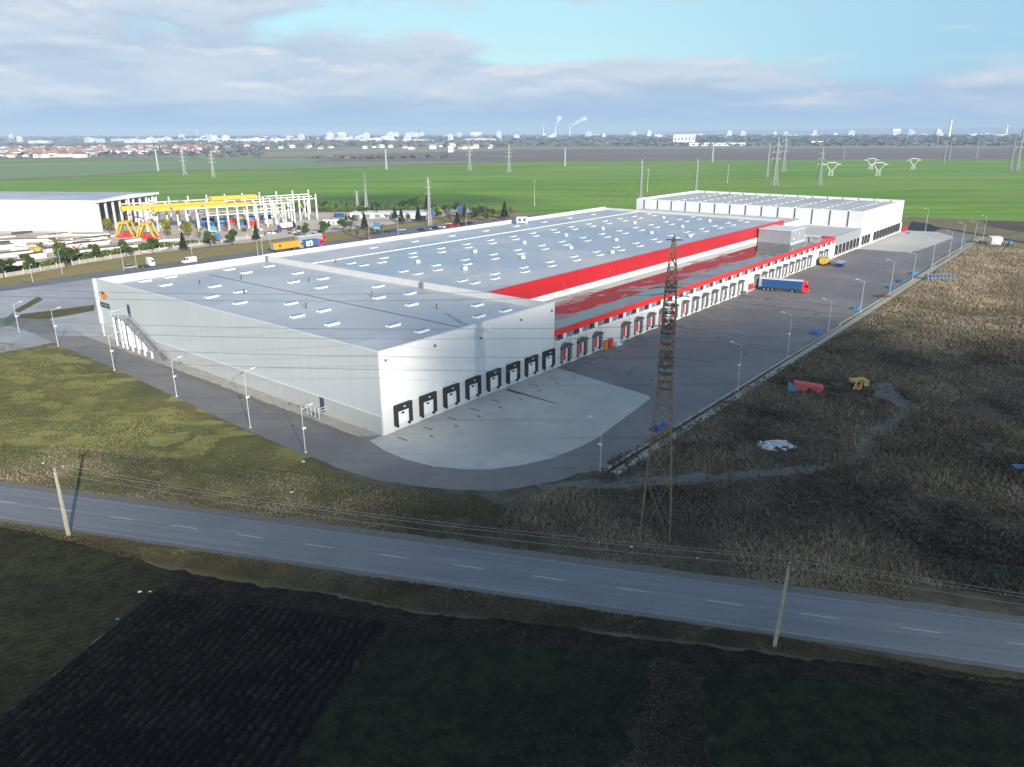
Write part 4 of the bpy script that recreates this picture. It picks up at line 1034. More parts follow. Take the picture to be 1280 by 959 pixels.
# white shed, blue drum
p = G(1239,306.5); t_ = thing('shed', 'small white metal shed with a sloping roof in the far rough grass', 'shed', (p.x,p.y,0), R(-6))
m = MB(); m.box(0,4.6,0,3.4,0,3.1); m.build('wall', M['clad_white'], t_)
m = MB(); m.faces([(-.2,-.3,3.15),(4.8,-.3,3.15),(4.8,3.7,3.6),(-.2,3.7,3.6),(-.2,-.3,3.3),(4.8,-.3,3.3),(4.8,3.7,3.75),(-.2,3.7,3.75)], [(0,1,2,3),(4,5,6,7),(0,1,5,4),(1,2,6,5),(2,3,7,6),(3,0,4,7)]); m.build('roof', M['white_bright'], t_)
m = MB(); m.box(.4,1.4,-.05,-.001,.1,2.2); m.build('door', M['silver'], t_)
p = G(1261,308); t_ = thing('water_tank', 'small blue tank on a dark base right of the white shed', 'tank', (p.x,p.y,0), 0)
m = MB(); m.tube((.8,.8,.9),(.8,.8,2.3),.85,12); m.build('tank', M['skyblue'], t_)
m = MB(); m.box(0,1.6,0,1.6,0,.9); m.build('base', M['black'], t_)
p = G(1268,588); t_ = thing('trough', 'blue plastic trough lying in the weeds at the right edge', 'trough', (p.x,p.y,0.1), R(-3))
m = MB(); m.faces([(0,0,0),(3.4,0,0),(3.4,.7,0),(0,.7,0),(-.1,-.1,.5),(3.5,-.1,.5),(3.5,.8,.5),(-.1,.8,.5)], [(0,1,2,3),(0,1,5,4),(1,2,6,5),(2,3,7,6),(3,0,4,7)]); m.build('shell', M['blue'], t_)
m = MB(); m.box(-.15,3.55,-.15,-.05,.42,.52).box(-.15,3.55,.75,.85,.42,.52); m.build('rim', M['skyblue'], t_)
# litter
lit = [((54,580),'white','scrap of white litter just left of the leaning concrete pole top'),((79,584),'white','scrap of white litter right of the leaning pole top'),((175,741),'white','left one of two pale scraps at the corner of the ploughed field'),((188,741),'white','right one of two pale scraps at the corner of the ploughed field'),((147,775),'teal','crumpled turquoise bag at the edge of the ploughed field'),((379,578),'white','white scrap in the grass below the bend of the service road'),((365,616),'white','pale scrap in the weeds in front of the service road bend'),((872,699),'white','white scrap on the verge between tower and road'),((1041,715),'white','crumpled white bag on the verge right of the right pole'),((1058,705),'silver','grey scrap in the weeds behind the white bag'),((992,713),'silver','grey scrap beside the right pole top'),((725,661),'white','pale scrap by the thin fence post left of the tower'),((808,671),'white','white scrap at the foot of the lattice tower'),((789,685),'white','small white scrap on the verge below the tower'),((1248,726),'silver','grey scrap in the weeds near the right edge'),((1150,676),'silver','pale scrap among the tall weeds on the right'),((1190,502),'silver','flat pale scrap on the bare patch right of the dirt track')]
for q, mt, lab in lit:
    p = G(*q); m = MB(); s = ru(.10,.2) if q[1] > 640 else ru(.18,.3); b = len(m.v); m.ball((0,0,.12), s, 7, 4, .35)
    m.v = [(x*1.3+noise.noise(Vector((x*6+p.x,y*6,z)))*.12, y+noise.noise(Vector((x*5,y*7+p.y,z)))*.1, max(.01,z+noise.noise(Vector((x*5+9,y*7+p.y,z)))*.1)) for x,y,z in m.v]
    tag(m.build('litter', M[mt], None, (p.x,p.y,.02)), lab, 'litter', 'litter along the road and fields')

# ------------------------------------------------------------------ lamps
def lamp(label, p, h, rz, arm=1.8, cam_box=False, group='street lamps round the warehouse'):
    t_ = thing('street_lamp', label, 'street lamp', (p.x,p.y,0), rz, group)
    m = MB(); m.tube((0,0,0),(0,0,h),.09,8,.045).box(-.2,.2,-.2,.2,0,.15); m.build('pole', M['pole_metal'], t_)
    if arm: m = MB(); m.tube((0,0,h-.1),(arm,0,h+.35),.045,6); m.build('arm', M['pole_metal'], t_)
    m = MB(); m.profile([(arm-.1,h+.30),(arm+.75,h+.36),(arm+.7,h+.5),(arm-.05,h+.46)], -.16, .16); m.build('lamp_head', M['white'], t_)
    if cam_box: m = MB(); m.box(.1,.5,-.12,.12,h*.55,h*.55+.25).box(-.1,.1,-.15,.15,h*.55-.1,h*.55+.3); m.build('camera_box', M['white_bright'], t_)
L1 = [((24,415),392,'lamp at the green fence at the far left of the service road'),((73,433),388,'lamp on the grass edge left of the grass island'),((143,463),420,'lamp standing in front of the steel stair'),((221,496),452,'lamp on the grass edge just right of the steel stair'),((313,535),466,'lamp in front of the middle of the shaded front wall'),((382,566),512,'lamp in front of the slate grey door')]
for q, ty, lab in L1:
    p = G(*q); lamp(lab, p, max(7.5, HT(*q, ty)), ANG, 1.5, True)
L2 = [((750,591),528,'lamp at the rounded corner of the concrete apron'),((922,488),432,'lamp on the kerb right of the lattice tower'),((984,447),394,'second lamp along the kerb beyond the lattice tower'),((1035,414),378,'third lamp along the kerb beyond the lattice tower'),((1075,391),352,'lamp on the kerb near the light blue tarpaulin'),((1112,368),327,'lamp on the kerb just before the pipe stack'),((1140,352),318,'lamp on the kerb level with the pipe stack'),((1164,336),300,'lamp on the kerb just beyond the pipe stack'),((1186,321),290,'lamp on the kerb opposite the far concrete apron'),((1201,312),280,'lamp on the kerb before the white shed'),((1217,303),278,'last kerb lamp left of the white shed')]
for q, ty, lab in L2:
    p = G(*q); lamp(lab, p, min(11, max(8, HT(*q, ty))), ANG+math.pi/2, 1.8, q[0] in (750,922,984))
L3 = [((41,352),333,'lamp in the pale yard near the grass island'),((78,342),312,'lamp on the dry verge left of the silver car'),((155,338),308,'tall lamp behind the silver car'),((171,334),318,'thin post beside the white lorry tractor'),((323,323),300,'left one of two lamps behind the parapet step'),((329,322),292,'right one of two lamps behind the parapet step'),((339,312),292,'lamp at the tail of the orange trailer'),((240,318),296,'lamp on the verge beside the white van'),((84,311),280,'lamp by the concrete fence near the hedge'),((206,309),282,'lamp on the verge right of the yellow gantries'),((378,300),282,'lamp behind the red cab lorry'),((1156,292),262,'lamp beside the dark soil patch'),((1228,302),271,'tall lamp behind the white shed'),((498,300),272,'lamp over the left rows of the car park'),((583,284),262,'lamp over the middle of the car park'),((600,268),258,'thin lamp among the conifers'),((462,305),276,'lamp by the red car'),((292,300),280,'thin lamp over the construction site fence'),((72,300),262,'tall lamp in front of the white industrial hall')]
for q, ty, lab in L3:
    p = G(*q); lamp(lab, p, min(13, max(6, HT(*q, ty))), ANG+math.pi/2*(1 if q[0]>700 else 3), 1.5)

# ------------------------------------------------------------------ lattice tower in the foreground and its line
LD = Vector((-math.cos(R(14)), math.sin(R(14)), 0)); LP = Vector((LD.y, -LD.x, 0))   # along the line, and across it
def lattice(legs, br, prof, lw, bw, nseg):
    """four legs over a (z, half width) profile; returns corner points"""
    def hw(z):
        for (z0,w0),(z1,w1) in zip(prof, prof[1:]):
            if z <= z1: return w0+(w1-w0)*(z-z0)/(z1-z0)
        return prof[-1][1]
    C = [(-1,-1),(1,-1),(1,1),(-1,1)]
    for k, (a, b) in enumerate(C):
        for (z0,w0),(z1,w1) in zip(prof, prof[1:]): legs[k if len(legs) > 1 else 0].bar((a*w0,b*w0,z0),(a*w1,b*w1,z1),lw)
    for k in range(4):
        a, b = C[k], C[(k+1)%4]
        for i in range(len(nseg)-1):
            z0, z1 = nseg[i], nseg[i+1]; w0, w1 = hw(z0), hw(z1)
            br.bar((a[0]*w0,a[1]*w0,z0),(b[0]*w1,b[1]*w1,z1),bw).bar((b[0]*w0,b[1]*w0,z0),(a[0]*w1,a[1]*w1,z1),bw)
            br.bar((a[0]*w1,a[1]*w1,z1),(b[0]*w1,b[1]*w1,z1),bw)
    return hw
TB = G(819,668); TH = 38.6; lz = math.atan2(LD.y, LD.x)
TW = thing('lattice_tower', 'tall rusty lattice power tower standing between road and yard', 'pylon', (TB.x,TB.y,0), lz)
legs = [MB() for _ in range(4)]; br = MB(); prof = [(0,1.95),(10,1.45),(20,.86),(30,.72),(34,.55),(38.4,.12)]
hw = lattice(legs, br, prof, .17, .075, [0,8.6,12.6,15.4,17.6,19.2,20.5,22,23.4,24.6,25.8,27,28.2,29.4,30.6,32,33.4,35,36.5,38])
for b in legs: b.build('leg', M['rust'], TW)
br.build('bracing', M['rust'], TW)
m = MB()
for i in range(12):
    z = 20+i*.95
    w = hw(z); m.bar((-w,-w,z),(w,w,z+.5),.09).bar((w,-w,z),(-w,w,z+.5),.09); m.box(-w,w,-w*.2,w*.2,z,z+.12)
m.build('plan_bracing', M['rust'], TW)
m = MB(); m.bar((-.9,0,38.2),(.9,0,38.2),.12).bar((0,-.8,38.2),(0,.8,38.2),.12).bar((0,0,38.2),(0,0,38.9),.1); m.build('peak', M['rust_dark'], TW)
arms = [(23.5,3.0),(27.5,2.6),(32.4,2.2)]
ends = []
for z, l in arms:
    for s in (-1,1):
        m = MB(); w = hw(z)
        for a in (-w,w): m.bar((a,s*w,z),(0,s*l,z+.1),.14).bar((a,s*w,z+1.1),(0,s*l,z+.15),.1)
        for f in (.35,.7): m.bar((w*(1-f),s*(w+(l-w)*f),z),(0-w*(1-f),s*(w+(l-w)*f),z),.08)
        m.build('crossarm', M['rust_dark'], TW)
        for d in (-1,1):
            m = MB()
            for k in range(14):
                x = d*(.25+.14*k); m.tube((x,s*l,z-.02*k),(x+d*.07,s*l,z-.02*k-.01),.125,8)
            m.tube((0,s*l,z),(d*2.3,s*l,z-.3),.035,5); m.build('insulator', M['insul'], TW)
        ends.append((z-.3, s*l))
RotT = Matrix.Rotation(lz, 3, 'Z')
wl = ['lowest wire on the near side','lowest wire on the far side','middle wire on the near side','middle wire on the far side','upper wire on the near side','upper wire on the far side']
def cable(name, label, cat, a, b, sag, r, mat, group):
    a, b = Vector(a), Vector(b); n = 28; m = MB(); P = []
    for i in range(n+1):
        f = i/n; q = a.lerp(b, f); q.z -= sag*4*f*(1-f); P.append(q)
    for i in range(n): m.tube(P[i], P[i+1], r, 4, None, False)
    tag(m.build(name, mat, None, fix=False), label, cat, group)
NXT = Vector((TB.x,TB.y,0)) + LD*260; PRV = Vector((TB.x,TB.y,0)) - LD*260
for k, (z, y) in enumerate(ends):
    for d, base, sd in ((1, NXT, 'left'), (-1, PRV, 'right')):
        a = Vector((TB.x,TB.y,0)) + RotT @ Vector((d*2.3, y, 0)); a.z = z
        b = Vector(base) + RotT @ Vector((-d*2.3, y, 0)); b.z = z+2
        cable('power_line', '%s running %s from the rusty tower' % (wl[k], 'left across the warehouse front' if d == 1 else 'right over the weeds'), 'cable', a, b, 5.5, .028 if d == 1 else .02, M['wire'], 'wires of the rusty tower')
# concrete poles by the road
def cpole(label, base, h, lean):
    t_ = thing('utility_pole', label, 'utility pole', (base.x,base.y,0), math.atan2(RD.y,RD.x), 'concrete poles beside the road')
    m = MB(); top = (lean[0], lean[1], h)
    m.tube((0,0,-.2),top,.26,4,.16); 
    m.build('pole', M['conc_pole'], t_)
    m = MB(); m.bar((lean[0]-.02,lean[1]-1.1,h-.25),(lean[0]+.02,lean[1]+1.1,h-.25),.12); m.build('crossarm', M['rust_dark'], t_)
    for y in (-1.0,0,1.0):
        m = MB(); m.tube((lean[0],lean[1]+y,h-.2 if y else h),(lean[0],lean[1]+y,h+.1 if y else h+.3),.07,6); m.build('insulator', M['midgrey'], t_)
    return [Vector((base.x,base.y,0)) + Matrix.Rotation(math.atan2(RD.y,RD.x),3,'Z') @ Vector((lean[0],lean[1]+y,h+.1 if y else h+.3)) for y in (-1.0,0,1.0)]
pa = cpole('leaning concrete power pole at the roadside on the left', G(86,670), 9.7, (0,0))
pb = cpole('slim concrete power pole at the roadside on the right', G(968,808), 9.9, (.45,.1))
pc = [p + RD*88 for p in pb]; pz = [p - RD*88 for p in pa]
nm = ('near wire','middle wire','far wire')
for k in range(3):
    cable('power_line', '%s leading off the picture left of the leaning pole' % nm[k], 'cable', pz[k], pa[k], 1.3, .018, M['wire'], 'roadside wires')
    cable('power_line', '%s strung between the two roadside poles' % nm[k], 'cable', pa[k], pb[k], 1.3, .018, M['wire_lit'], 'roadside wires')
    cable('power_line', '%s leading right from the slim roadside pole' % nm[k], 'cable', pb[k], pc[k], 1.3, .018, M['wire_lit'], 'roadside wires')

# ------------------------------------------------------------------ fences
def fence(name, label, pts, h, mat, post=.05, gap=3.0, wires=4, pr=.01, cat='fence'):
    t_ = thing(name, label, cat, (0,0,0)); w = MB(); n = 0
    for a, b in zip(pts, pts[1:]):
        L_ = (b-a).length; k = max(1, int(L_/gap))
        for i in range(k):
            q = a.lerp(b, i/k); 
            if n < 99: m = MB(); m.tube((q.x,q.y,0),(q.x,q.y,h),post,5); m.build('post', mat, t_)
            n += 1
        for i in range(wires):
            z = .15+(h-.2)*i/max(1,wires-1); w.tube((a.x,a.y,z),(b.x,b.y,z),pr,3,None,False)
    w.build('wire', mat, t_); return t_
fence('wire_fence', 'thin green wire fence in the weeds between road and warehouse', [rp((G(0,568)-rc).dot(RD)-30, (G(0,568)-rc).dot(RN)), G(240,590), G(480,618), G(720,655), G(900,674), G(1080,700), G(1300,728)], 1.6, M['fence_green'], .04, 3.2, 9, .008)
fence('panel_fence', 'green mesh panel fence at the left end of the service road', [G(-30,412), G(6,409), G(19,400)], 2.2, M['fence_green'], .07, .5, 12, .03)

# ------------------------------------------------------------------ far pylons
def pylon_mesh(kind_):
    m = MB(); leg = [m]
    if kind_ == 'lattice':
        hwf = lattice(leg, m, [(0,2.6),(6,1.6),(18,.85),(30,.7),(36,.15)], .32, .16, [0,3,6,9,12,15,18,21,24,27,30,33,36])
        for z, l in ((20,5),(25,4.2),(30,3.4)):
            for s in (-1,1): m.bar((0,0,z),(s*l,0,z+.2),.26).bar((0,0,z+1.4),(s*l,0,z+.2),.18).tube((s*l,0,z+.2),(s*l,0,z-1.6),.12,5)
        m.box(-2.8,-2.2,-2.8,-2.2,0,.8).box(2.2,2.8,-2.8,-2.2,0,.8).box(-2.8,-2.2,2.2,2.8,0,.8).box(2.2,2.8,2.2,2.8,0,.8)
        return m.mesh('pylon', M['pylon'])
    if kind_ == 'narrow':
        lattice(leg, m, [(0,1.3),(10,.8),(30,.45),(36,.1)], .32, .16, [0,3,6,9,12,15,18,21,24,27,30,33,36])
        for z in (24,28.5,33): m.bar((-2.6,0,z),(2.6,0,z),.22)
        return m.mesh('pylon', M['pylon'])
    if kind_ == 'pale':
        lattice(leg, m, [(0,1.3),(10,1.0),(30,.55),(36,.1)], .5, .22, [0,4,8,12,16,20,24,28,32,36])
        return m.mesh('pylon', M['pylon_white'])
    if kind_ == 'portal':
        for s in (-1,1):
            lattice([m], m, [(0,.0),(.1,.5)], .1, .1, [0,.1])
            for y in (-.8,.8):
                m.bar((s*2.2,y*1.6,0),(s*1.6,y,7),.5); m.bar((s*1.6,y,7),(s*7.2,y*.7,13.5),.5)
                m.bar((s*7.2,y*.7,13.5),(s*5.6,y*.7,15.6),.5)
            for f in (.2,.5,.8): m.bar((s*(1.6+5.6*f),-.7,7+6.5*f),(s*(1.6+5.6*f),.7,7+6.5*f),.3)
            m.bar((s*7.2,0,13.2),(s*12,0,13.4),.4).bar((s*7.2,0,14.2),(s*12,0,13.5),.35)
        m.bar((-5.6,0,15.6),(5.6,0,15.6),.8); m.bar((-1.6,0,7),(1.6,0,7),.5)
        return m.mesh('pylon', M['pylon_white'])
    if kind_ == 'pole':
        m.tube((0,0,0),(0,0,18),.28,6,.16); m.bar((-1.4,0,17),(1.4,0,17),.18); m.box(-.4,.4,-.4,.4,0,.6)
        return m.mesh('pole', simple('far_pole_concrete', (.55,.50,.42), .9))
PM = {k: pylon_mesh(k) for k in ('lattice','narrow','pale','portal','pole')}; PH = dict(lattice=36., narrow=36., pale=36., portal=16., pole=18.)
far = [('pale',198,214,188,'white lattice mast in the field above the white industrial hall'),('lattice',231,219,187,'left of two grey pylons beyond the construction frame'),('lattice',267,222,188,'right of two grey pylons beyond the construction frame'),
 ('pale',483,212,186,'pale slim mast in the field above the hall roof left'),('lattice',587,213,178,'grey pylon on the far side of the crop field near mid picture'),('lattice',636,216,180,'grey pylon just right of the one near mid picture'),('pale',706,208,184,'pale mast on the edge of the brown field'),
 ('narrow',800,251,199,'slim pylon rising behind the left corner of the tall far block'),('narrow',869,245,198,'slim pylon behind the back corner of the far block'),('pale',890,203,178,'pale mast in the brown field behind the far block'),('pole',909,229,206,'short pale pole in the field behind the far block'),('pole',809,240,211,'short pale pole right of the slim pylon'),('pole',668,257,224,'pale pole in the crop field behind the hall roof'),
 ('lattice',967,232,172,'front one of the cluster of pylons over the far block'),('lattice',978,215,168,'back one of the cluster of pylons over the far block'),('narrow',958,222,178,'slim left one of the cluster of pylons over the far block'),('lattice',1023,232,184,'grey pylon left of the white Y shaped pylons'),
 ('portal',1038,220,203,'white Y shaped pylon standing alone on the left'),('portal',1088,212,198,'white Y shaped pylon at the back of the middle pair'),('portal',1097,220,203,'white Y shaped pylon at the front of the middle pair'),('portal',1141,212,198,'white Y shaped pylon standing alone on the right'),
 ('narrow',1054,199,182,'faint slim pylon in the brown field'),('lattice',1133,182,168,'left of two small pylons on the right skyline'),('lattice',1143,182,167,'right of two small pylons on the right skyline'),('lattice',1171,184,168,'small pylon left of the white chimney'),('narrow',1179,205,178,'slim pylon under the white chimney'),('narrow',1186,200,176,'slim grey pylon just right of the white chimney'),('lattice',1220,198,175,'grey pylon standing alone in the brown field on the right'),('lattice',1243,182,167,'small pylon on the skyline near the right edge'),('lattice',1269,214,161,'large grey pylon at the right edge'),('narrow',1262,212,172,'slim pylon just left of the large one at the right edge'),
 ('narrow',458,262,216,'slim pylon behind the site with the long white shed'),('narrow',447,262,238,'short pale mast beside the slim pylon behind the site'),('narrow',537,282,222,'slim pylon among the conifers by the car park')]
for k_, x, y, ty, lab in far:
    p = G(x,y); h = HT(x,y,ty); s = h/PH[k_]
    o = bpy.data.objects.new('utility_pole' if k_ == 'pole' else 'pylon', PM[k_]); col.objects.link(o); o.location = (p.x,p.y,0)
    o.scale = (s,s,s) if k_ != 'narrow' else (max(s,.8),max(s,.8),s); o.rotation_euler[2] = R(25) if k_ != 'portal' else R(8)
    tag(o, lab, 'utility pole' if k_ == 'pole' else 'pylon', 'distant pylons and poles')

# ------------------------------------------------------------------ left: industrial hall and construction frame
def industrial():
    a = G(125,290); b = G(0,288); d = (b-a).normalized(); rz = math.atan2(d.y,d.x)
    back = G(195,243,15.2); v = back-a; v.z = 0; depth = v.length; 
    n_ = v.normalized()
    L_ = 260; H_ = 16.2
    t_ = thing('industrial_hall', 'long white industrial hall with grey roof and open dark gable', 'hall', (a.x,a.y,0))
    A = Vector((0,0,0)); B = d*L_; C = B+n_*depth; D = n_*depth
    m = MB(); q = lambda p, z: (p.x,p.y,z)
    m.faces([q(A,0),q(B,0),q(B,H_),q(A,H_)], [(0,1,2,3)]); m.faces([q(B,0),q(C,0),q(C,H_),q(B,H_)], [(0,1,2,3)]); m.faces([q(C,0),q(D,0),q(D,H_),q(C,H_)], [(0,1,2,3)])
    A2 = A+n_*depth*.02; m.faces([q(A,0),q(A,H_),q(n_*1.5,H_),q(n_*1.5,0)], [(0,1,2,3)])
    m.build('wall', M['white_bright'], t_)
    m = MB(); i = d*14
    m.faces([q(i+n_*2,0),q(i+n_*2,H_-2),q(i+n_*(depth-2),H_-2),q(i+n_*(depth-2),0)], [(0,1,2,3)]); m.build('gable_shade', M['darkgrey'], t_)  # dark sheet inside the open gable, painted in place of the shade
    m = MB(); o1 = -d*1.5-n_*1.0
    E = [A-d*1.5-n_, B+d-n_, C+d+n_, D-d*1.5+n_]; mid0 = (E[0]+E[3])/2; mid1 = (E[1]+E[2])/2
    m.faces([q(E[0],H_),q(E[1],H_),q(mid1,H_+1.0),q(mid0,H_+1.0),q(E[2],H_),q(E[3],H_)], [(0,1,2,3),(3,2,4,5)])
    m.build('roof', M['roof_near'], t_)
    m = MB()
    def fas(p, r, z0, z1): m.faces([q(p,z0),q(r,z0),q(r,z1),q(p,z1)], [(0,1,2,3)])
    fas(E[0]-n_*.01,E[1]-n_*.01,H_-.8,H_+.3); m.faces([q(E[0]-d*.01,H_-1),q(E[3]-d*.01,H_-1),q(E[3]-d*.01,H_+.3),q(mid0-d*.01,H_+1.3),q(E[0]-d*.01,H_+.3)], [(0,1,2,3,4)])
    m.build('fascia', M['white_bright'], t_)
    for k in range(9):
        p = A + n_*(depth*(k+.3)/9); m = MB(); m.box(p.x-.5,p.x+.5,p.y-.5,p.y+.5,0,H_-1.2); m.build('column', M['precast'], t_)
    m = MB(); p = A+d*78-n_*.05; m.faces([q(p,2.5),q(p+d*4,2.5),q(p+d*4,6),q(p,6)],[(0,1,2,3)]); m.build('sign', M['skyblue'], t_)
industrial()
def frame():
    a = G(369,281); b = G(254,290); d = (b-a).normalized(); n_ = Vector((-d.y,d.x,0))
    if n_.y < 0: n_ = -n_
    rz = math.atan2(d.y,d.x)
    t_ = thing('unfinished_building', 'unfinished building frame of pale concrete columns with crane beams', 'building frame', (a.x,a.y,0), rz)
    sp = (b-a).length/9.6; w = n_.dot(Vector((-math.sin(rz),math.cos(rz),0))); sg = 1 if w > 0 else -1
    H = 13.0; cnt = 0
    for r in range(4):
        for k in range((0,-4,-5,-6)[r], (12,15,16,16)[r]):
            m = MB(); h = H + (2.2 if (k % 2 == 0 and r in (1,3)) else 0); x = k*sp; y = sg*r*18
            if r > 1 and k % 2: continue
            m.box(x-.4,x+.4,y-.35,y+.35,0,h).box(x-.75,x+.75,y-.35,y+.35,8.4,8.9); m.build('column', M['precast'], t_); cnt += 1
    for r in range(4):
        k0, k1 = (0,-4,-5,-6)[r], (12,15,16,16)[r]
        if r == 1: k1 = 15
        m = MB(); y = sg*r*18; m.box(k0*sp,(k1-1)*sp,y-.22,y+.22,H-.8,H-.2)
        if r in (0,1): m.box(0,9*sp,y-.22,y+.22,H-4.9,H-4.4)
        m.build('beam', M['precast'], t_)
    for k in (0,4,9,12):
        m = MB(); m.box(k*sp-.2,k*sp+.2,min(0,sg*54),max(0,sg*54),H-.2,H+.25); m.build('beam', M['precast'], t_)
    for k, r in ((1,0),(-3,1),(-4,3),(0,2)):
        m = MB(); y = sg*r*18; m.bar((k*sp,y,1),((k+1)*sp,y,H-2),.28).bar(((k+1)*sp,y,1),(k*sp,y,H-2),.28)
        m.build('bracing', M['precast'], t_)
    def girder(x0, x1, y, z):
        m = MB(); m.box(x0,x1,y-.8,y+.8,z,z+2.0).box(x0,x1,y+3.2,y+4.8,z,z+2.0); m.box(x0,x0+1,y-.8,y+4.8,z-.5,z); m.box(x1-1,x1,y-.8,y+4.8,z-.5,z)
        return m
    girder(3.6*sp,13.5*sp,sg*14,11.2).build('crane_girder', M['yellow'], t_)
    girder(6.0*sp,16*sp,sg*22,12.0).build('crane_girder', M['yellow'], t_)
    girder(1.5*sp,6.5*sp,sg*40,13.2).build('crane_girder', M['yellow'], t_)
    # things stored inside the frame
    cols = ['blue','blue','carblue','magenta','skyblue','blue','white','carblue','silver','redb','yellow','blue']
    nmz = dict(blue='blue',carblue='dark blue',magenta='purple',skyblue='light blue',white='white',silver='grey',redb='red',yellow='yellow')
    for i in range(26):
        c = cols[i % 12]; x, y = ru(0,9)*sp, sg*ru(6,50); p = Vector((a.x,a.y,0)) + Matrix.Rotation(rz,3,'Z') @ Vector((x,y,0))
        q = thing('container', '%s steel container stored under the concrete frame' % nmz[c], 'container', (p.x,p.y,.03), rz+ru(-.1,.1), 'containers under the concrete frame')
        l = ru(4,7); m = MB(); m.box(0,l,-1.2,1.2,.1,2.7); m.build('body', M[c], q)
        m = MB(); m.box(-.05,.0,-1.1,1.1,.2,2.6).box(-.04,l+.04,-1.25,1.25,2.7,2.8); m.build('lid', M['silver'], q)
frame()
def gantry(label, p, rz):
    t_ = thing('gantry', label, 'gantry', (p.x,p.y,.03), rz)
    for y in (0, 5.5):
        m = MB(); m.bar((0,y,0),(2.6,y,7.4),.75).bar((9,y,0),(6.4,y,7.4),.75).bar((2.4,y,7.4),(6.6,y,7.4),.8).bar((4.5,y,7.2),(1.2,y,.8),.45) if y == 0 else m.bar((0,y,0),(2.6,y,7.4),.75).bar((9,y,0),(6.4,y,7.4),.75).bar((2.4,y,7.4),(6.6,y,7.4),.8)
        m.build('frame', M['yellow'], t_)
    m = MB(); m.bar((2.6,0,7.4),(2.6,5.5,7.4),.6).bar((6.4,0,7.4),(6.4,5.5,7.4),.6); m.build('beam', M['yellow'], t_)
    m = MB(); m.bar((0,0,.6),(9,0,.6),.8).bar((0,5.5,.6),(9,5.5,.6),.8).bar((3,0,8.0),(6,0,8.0),.4).box(2.5,7,1,4.5,.5,2.0); m.build('base_frame', M['redb'], t_)
p = G(145,297); gantry('left one of two yellow trapezoid gantries with red bases', p, az2-.85)
p = G(171,299); gantry('right one of two yellow trapezoid gantries with red bases', p, az2-.85)
def beams(label, a, b, w, h, n):
    d = (b-a); L_ = d.length; t_ = thing('beam_stack', label, 'beam stack', (a.x,a.y,.03), math.atan2(d.y,d.x), 'stacked precast beams')
    for k in range(n):
        m = MB(); y = k*w*1.25; m.profile([(0,0),(0,h),(L_*ru(.93,1),h),(L_*ru(.93,1),0)], y, y+w); 
        m.box(0,L_*.94,y-.12,y+w+.12,h*.78,h); m.build('beam', M['precast'], t_)
    for k in range(3): m = MB(); x = L_*(.15+.35*k); m.box(x,x+.4,-.4,n*w*1.25,-.02,.02); m.build('bearer', M['bark'], t_)
for q in [((0,338),(41,333),1.6,2.6,3,'long white beams stacked nearest the hedge at the left edge'),((30,326),(60,322),1.4,2.2,3,'white beams stacked behind the front stack on the left'),((0,323),(44,318),1.4,1.8,3,'white beams lying by the yellow shrubs at the left edge'),((58,316),(84,313),1.2,1.6,4,'short pale slabs near the middle of the storage site'),((88,322),(176,313),1.8,2.6,2,'very long white beam right beside the hedge'),((85,311),(140,305),1.4,1.8,3,'white slabs left of the yellow gantries'),((95,303),(128,300),1.2,1.4,3,'pale slabs behind the others near the gantries'),((0,304),(72,302),1.5,1.5,2,'long pale beam in front of the white hall'),((60,306),(118,303),1.3,1.3,2,'thin pale slabs behind the brown excavator spot'),((0,313),(20,311),1.5,2.2,2,'short white beam at the left edge'),((192,303),(232,300),.8,1.0,2,'low pale slabs right of the yellow gantries'),((60,296),(138,294),.9,.9,2,'thin pale beams close to the white hall'),((180,316),(210,311),.8,.9,2,'grey slabs between hedge and verge')]:
    beams(q[5], G(*q[0]), G(*q[1]), q[2], q[3], q[4])
p = G(93,316); t_ = thing('excavator', 'small rust brown excavator among the white beams', 'excavator', (p.x,p.y,.03), .4)
m = MB(); m.box(-1.5,1.5,-1.1,-.5,0,.8).box(-1.5,1.5,.5,1.1,0,.8); m.build('track', M['black'], t_)
m = MB(); m.profile([(-1.6,.8),(1.2,.8),(1.2,1.6),(.6,2.8),(-.4,2.8),(-.6,1.8),(-1.6,1.7)], -1.0, 1.0); m.build('cab', simple('rusty_orange', (.42,.14,.05), .7), t_)
m = MB(); m.bar((1,0,1.5),(3.2,0,3.6),.35).bar((3.2,0,3.6),(4.6,0,1.0),.3).box(4.3,5.0,-.4,.4,.4,1.1); m.build('arm', M['bark'], t_)
p = G(48,317.5); t_ = thing('dump_truck', 'small yellow dump truck among the beams at the left', 'truck', (p.x,p.y,.03), 2.6)
m = MB(); m.faces([(0,-1.1,1.1),(3.6,-1.1,1.1),(3.6,1.1,1.1),(0,1.1,1.1),(-.4,-1.3,2.8),(3.8,-1.3,2.8),(3.8,1.3,2.8),(-.4,1.3,2.8)], [(0,1,2,3),(4,5,6,7),(0,1,5,4),(1,2,6,5),(2,3,7,6),(3,0,4,7)]); m.build('body', M['yellow'], t_)
m = MB(); m.profile([(3.9,.6),(5.6,.6),(5.6,1.6),(5.3,2.6),(3.9,2.6)], -1.1, 1.1); m.build('cab', M['yellow'], t_)
m = MB(); m.box(0,5.5,-.4,.4,.6,1.05); m.build('chassis', M['chassis'], t_)
for x in (.9,4.7):
    for y in (-1,1): wheel(t_, x, y)
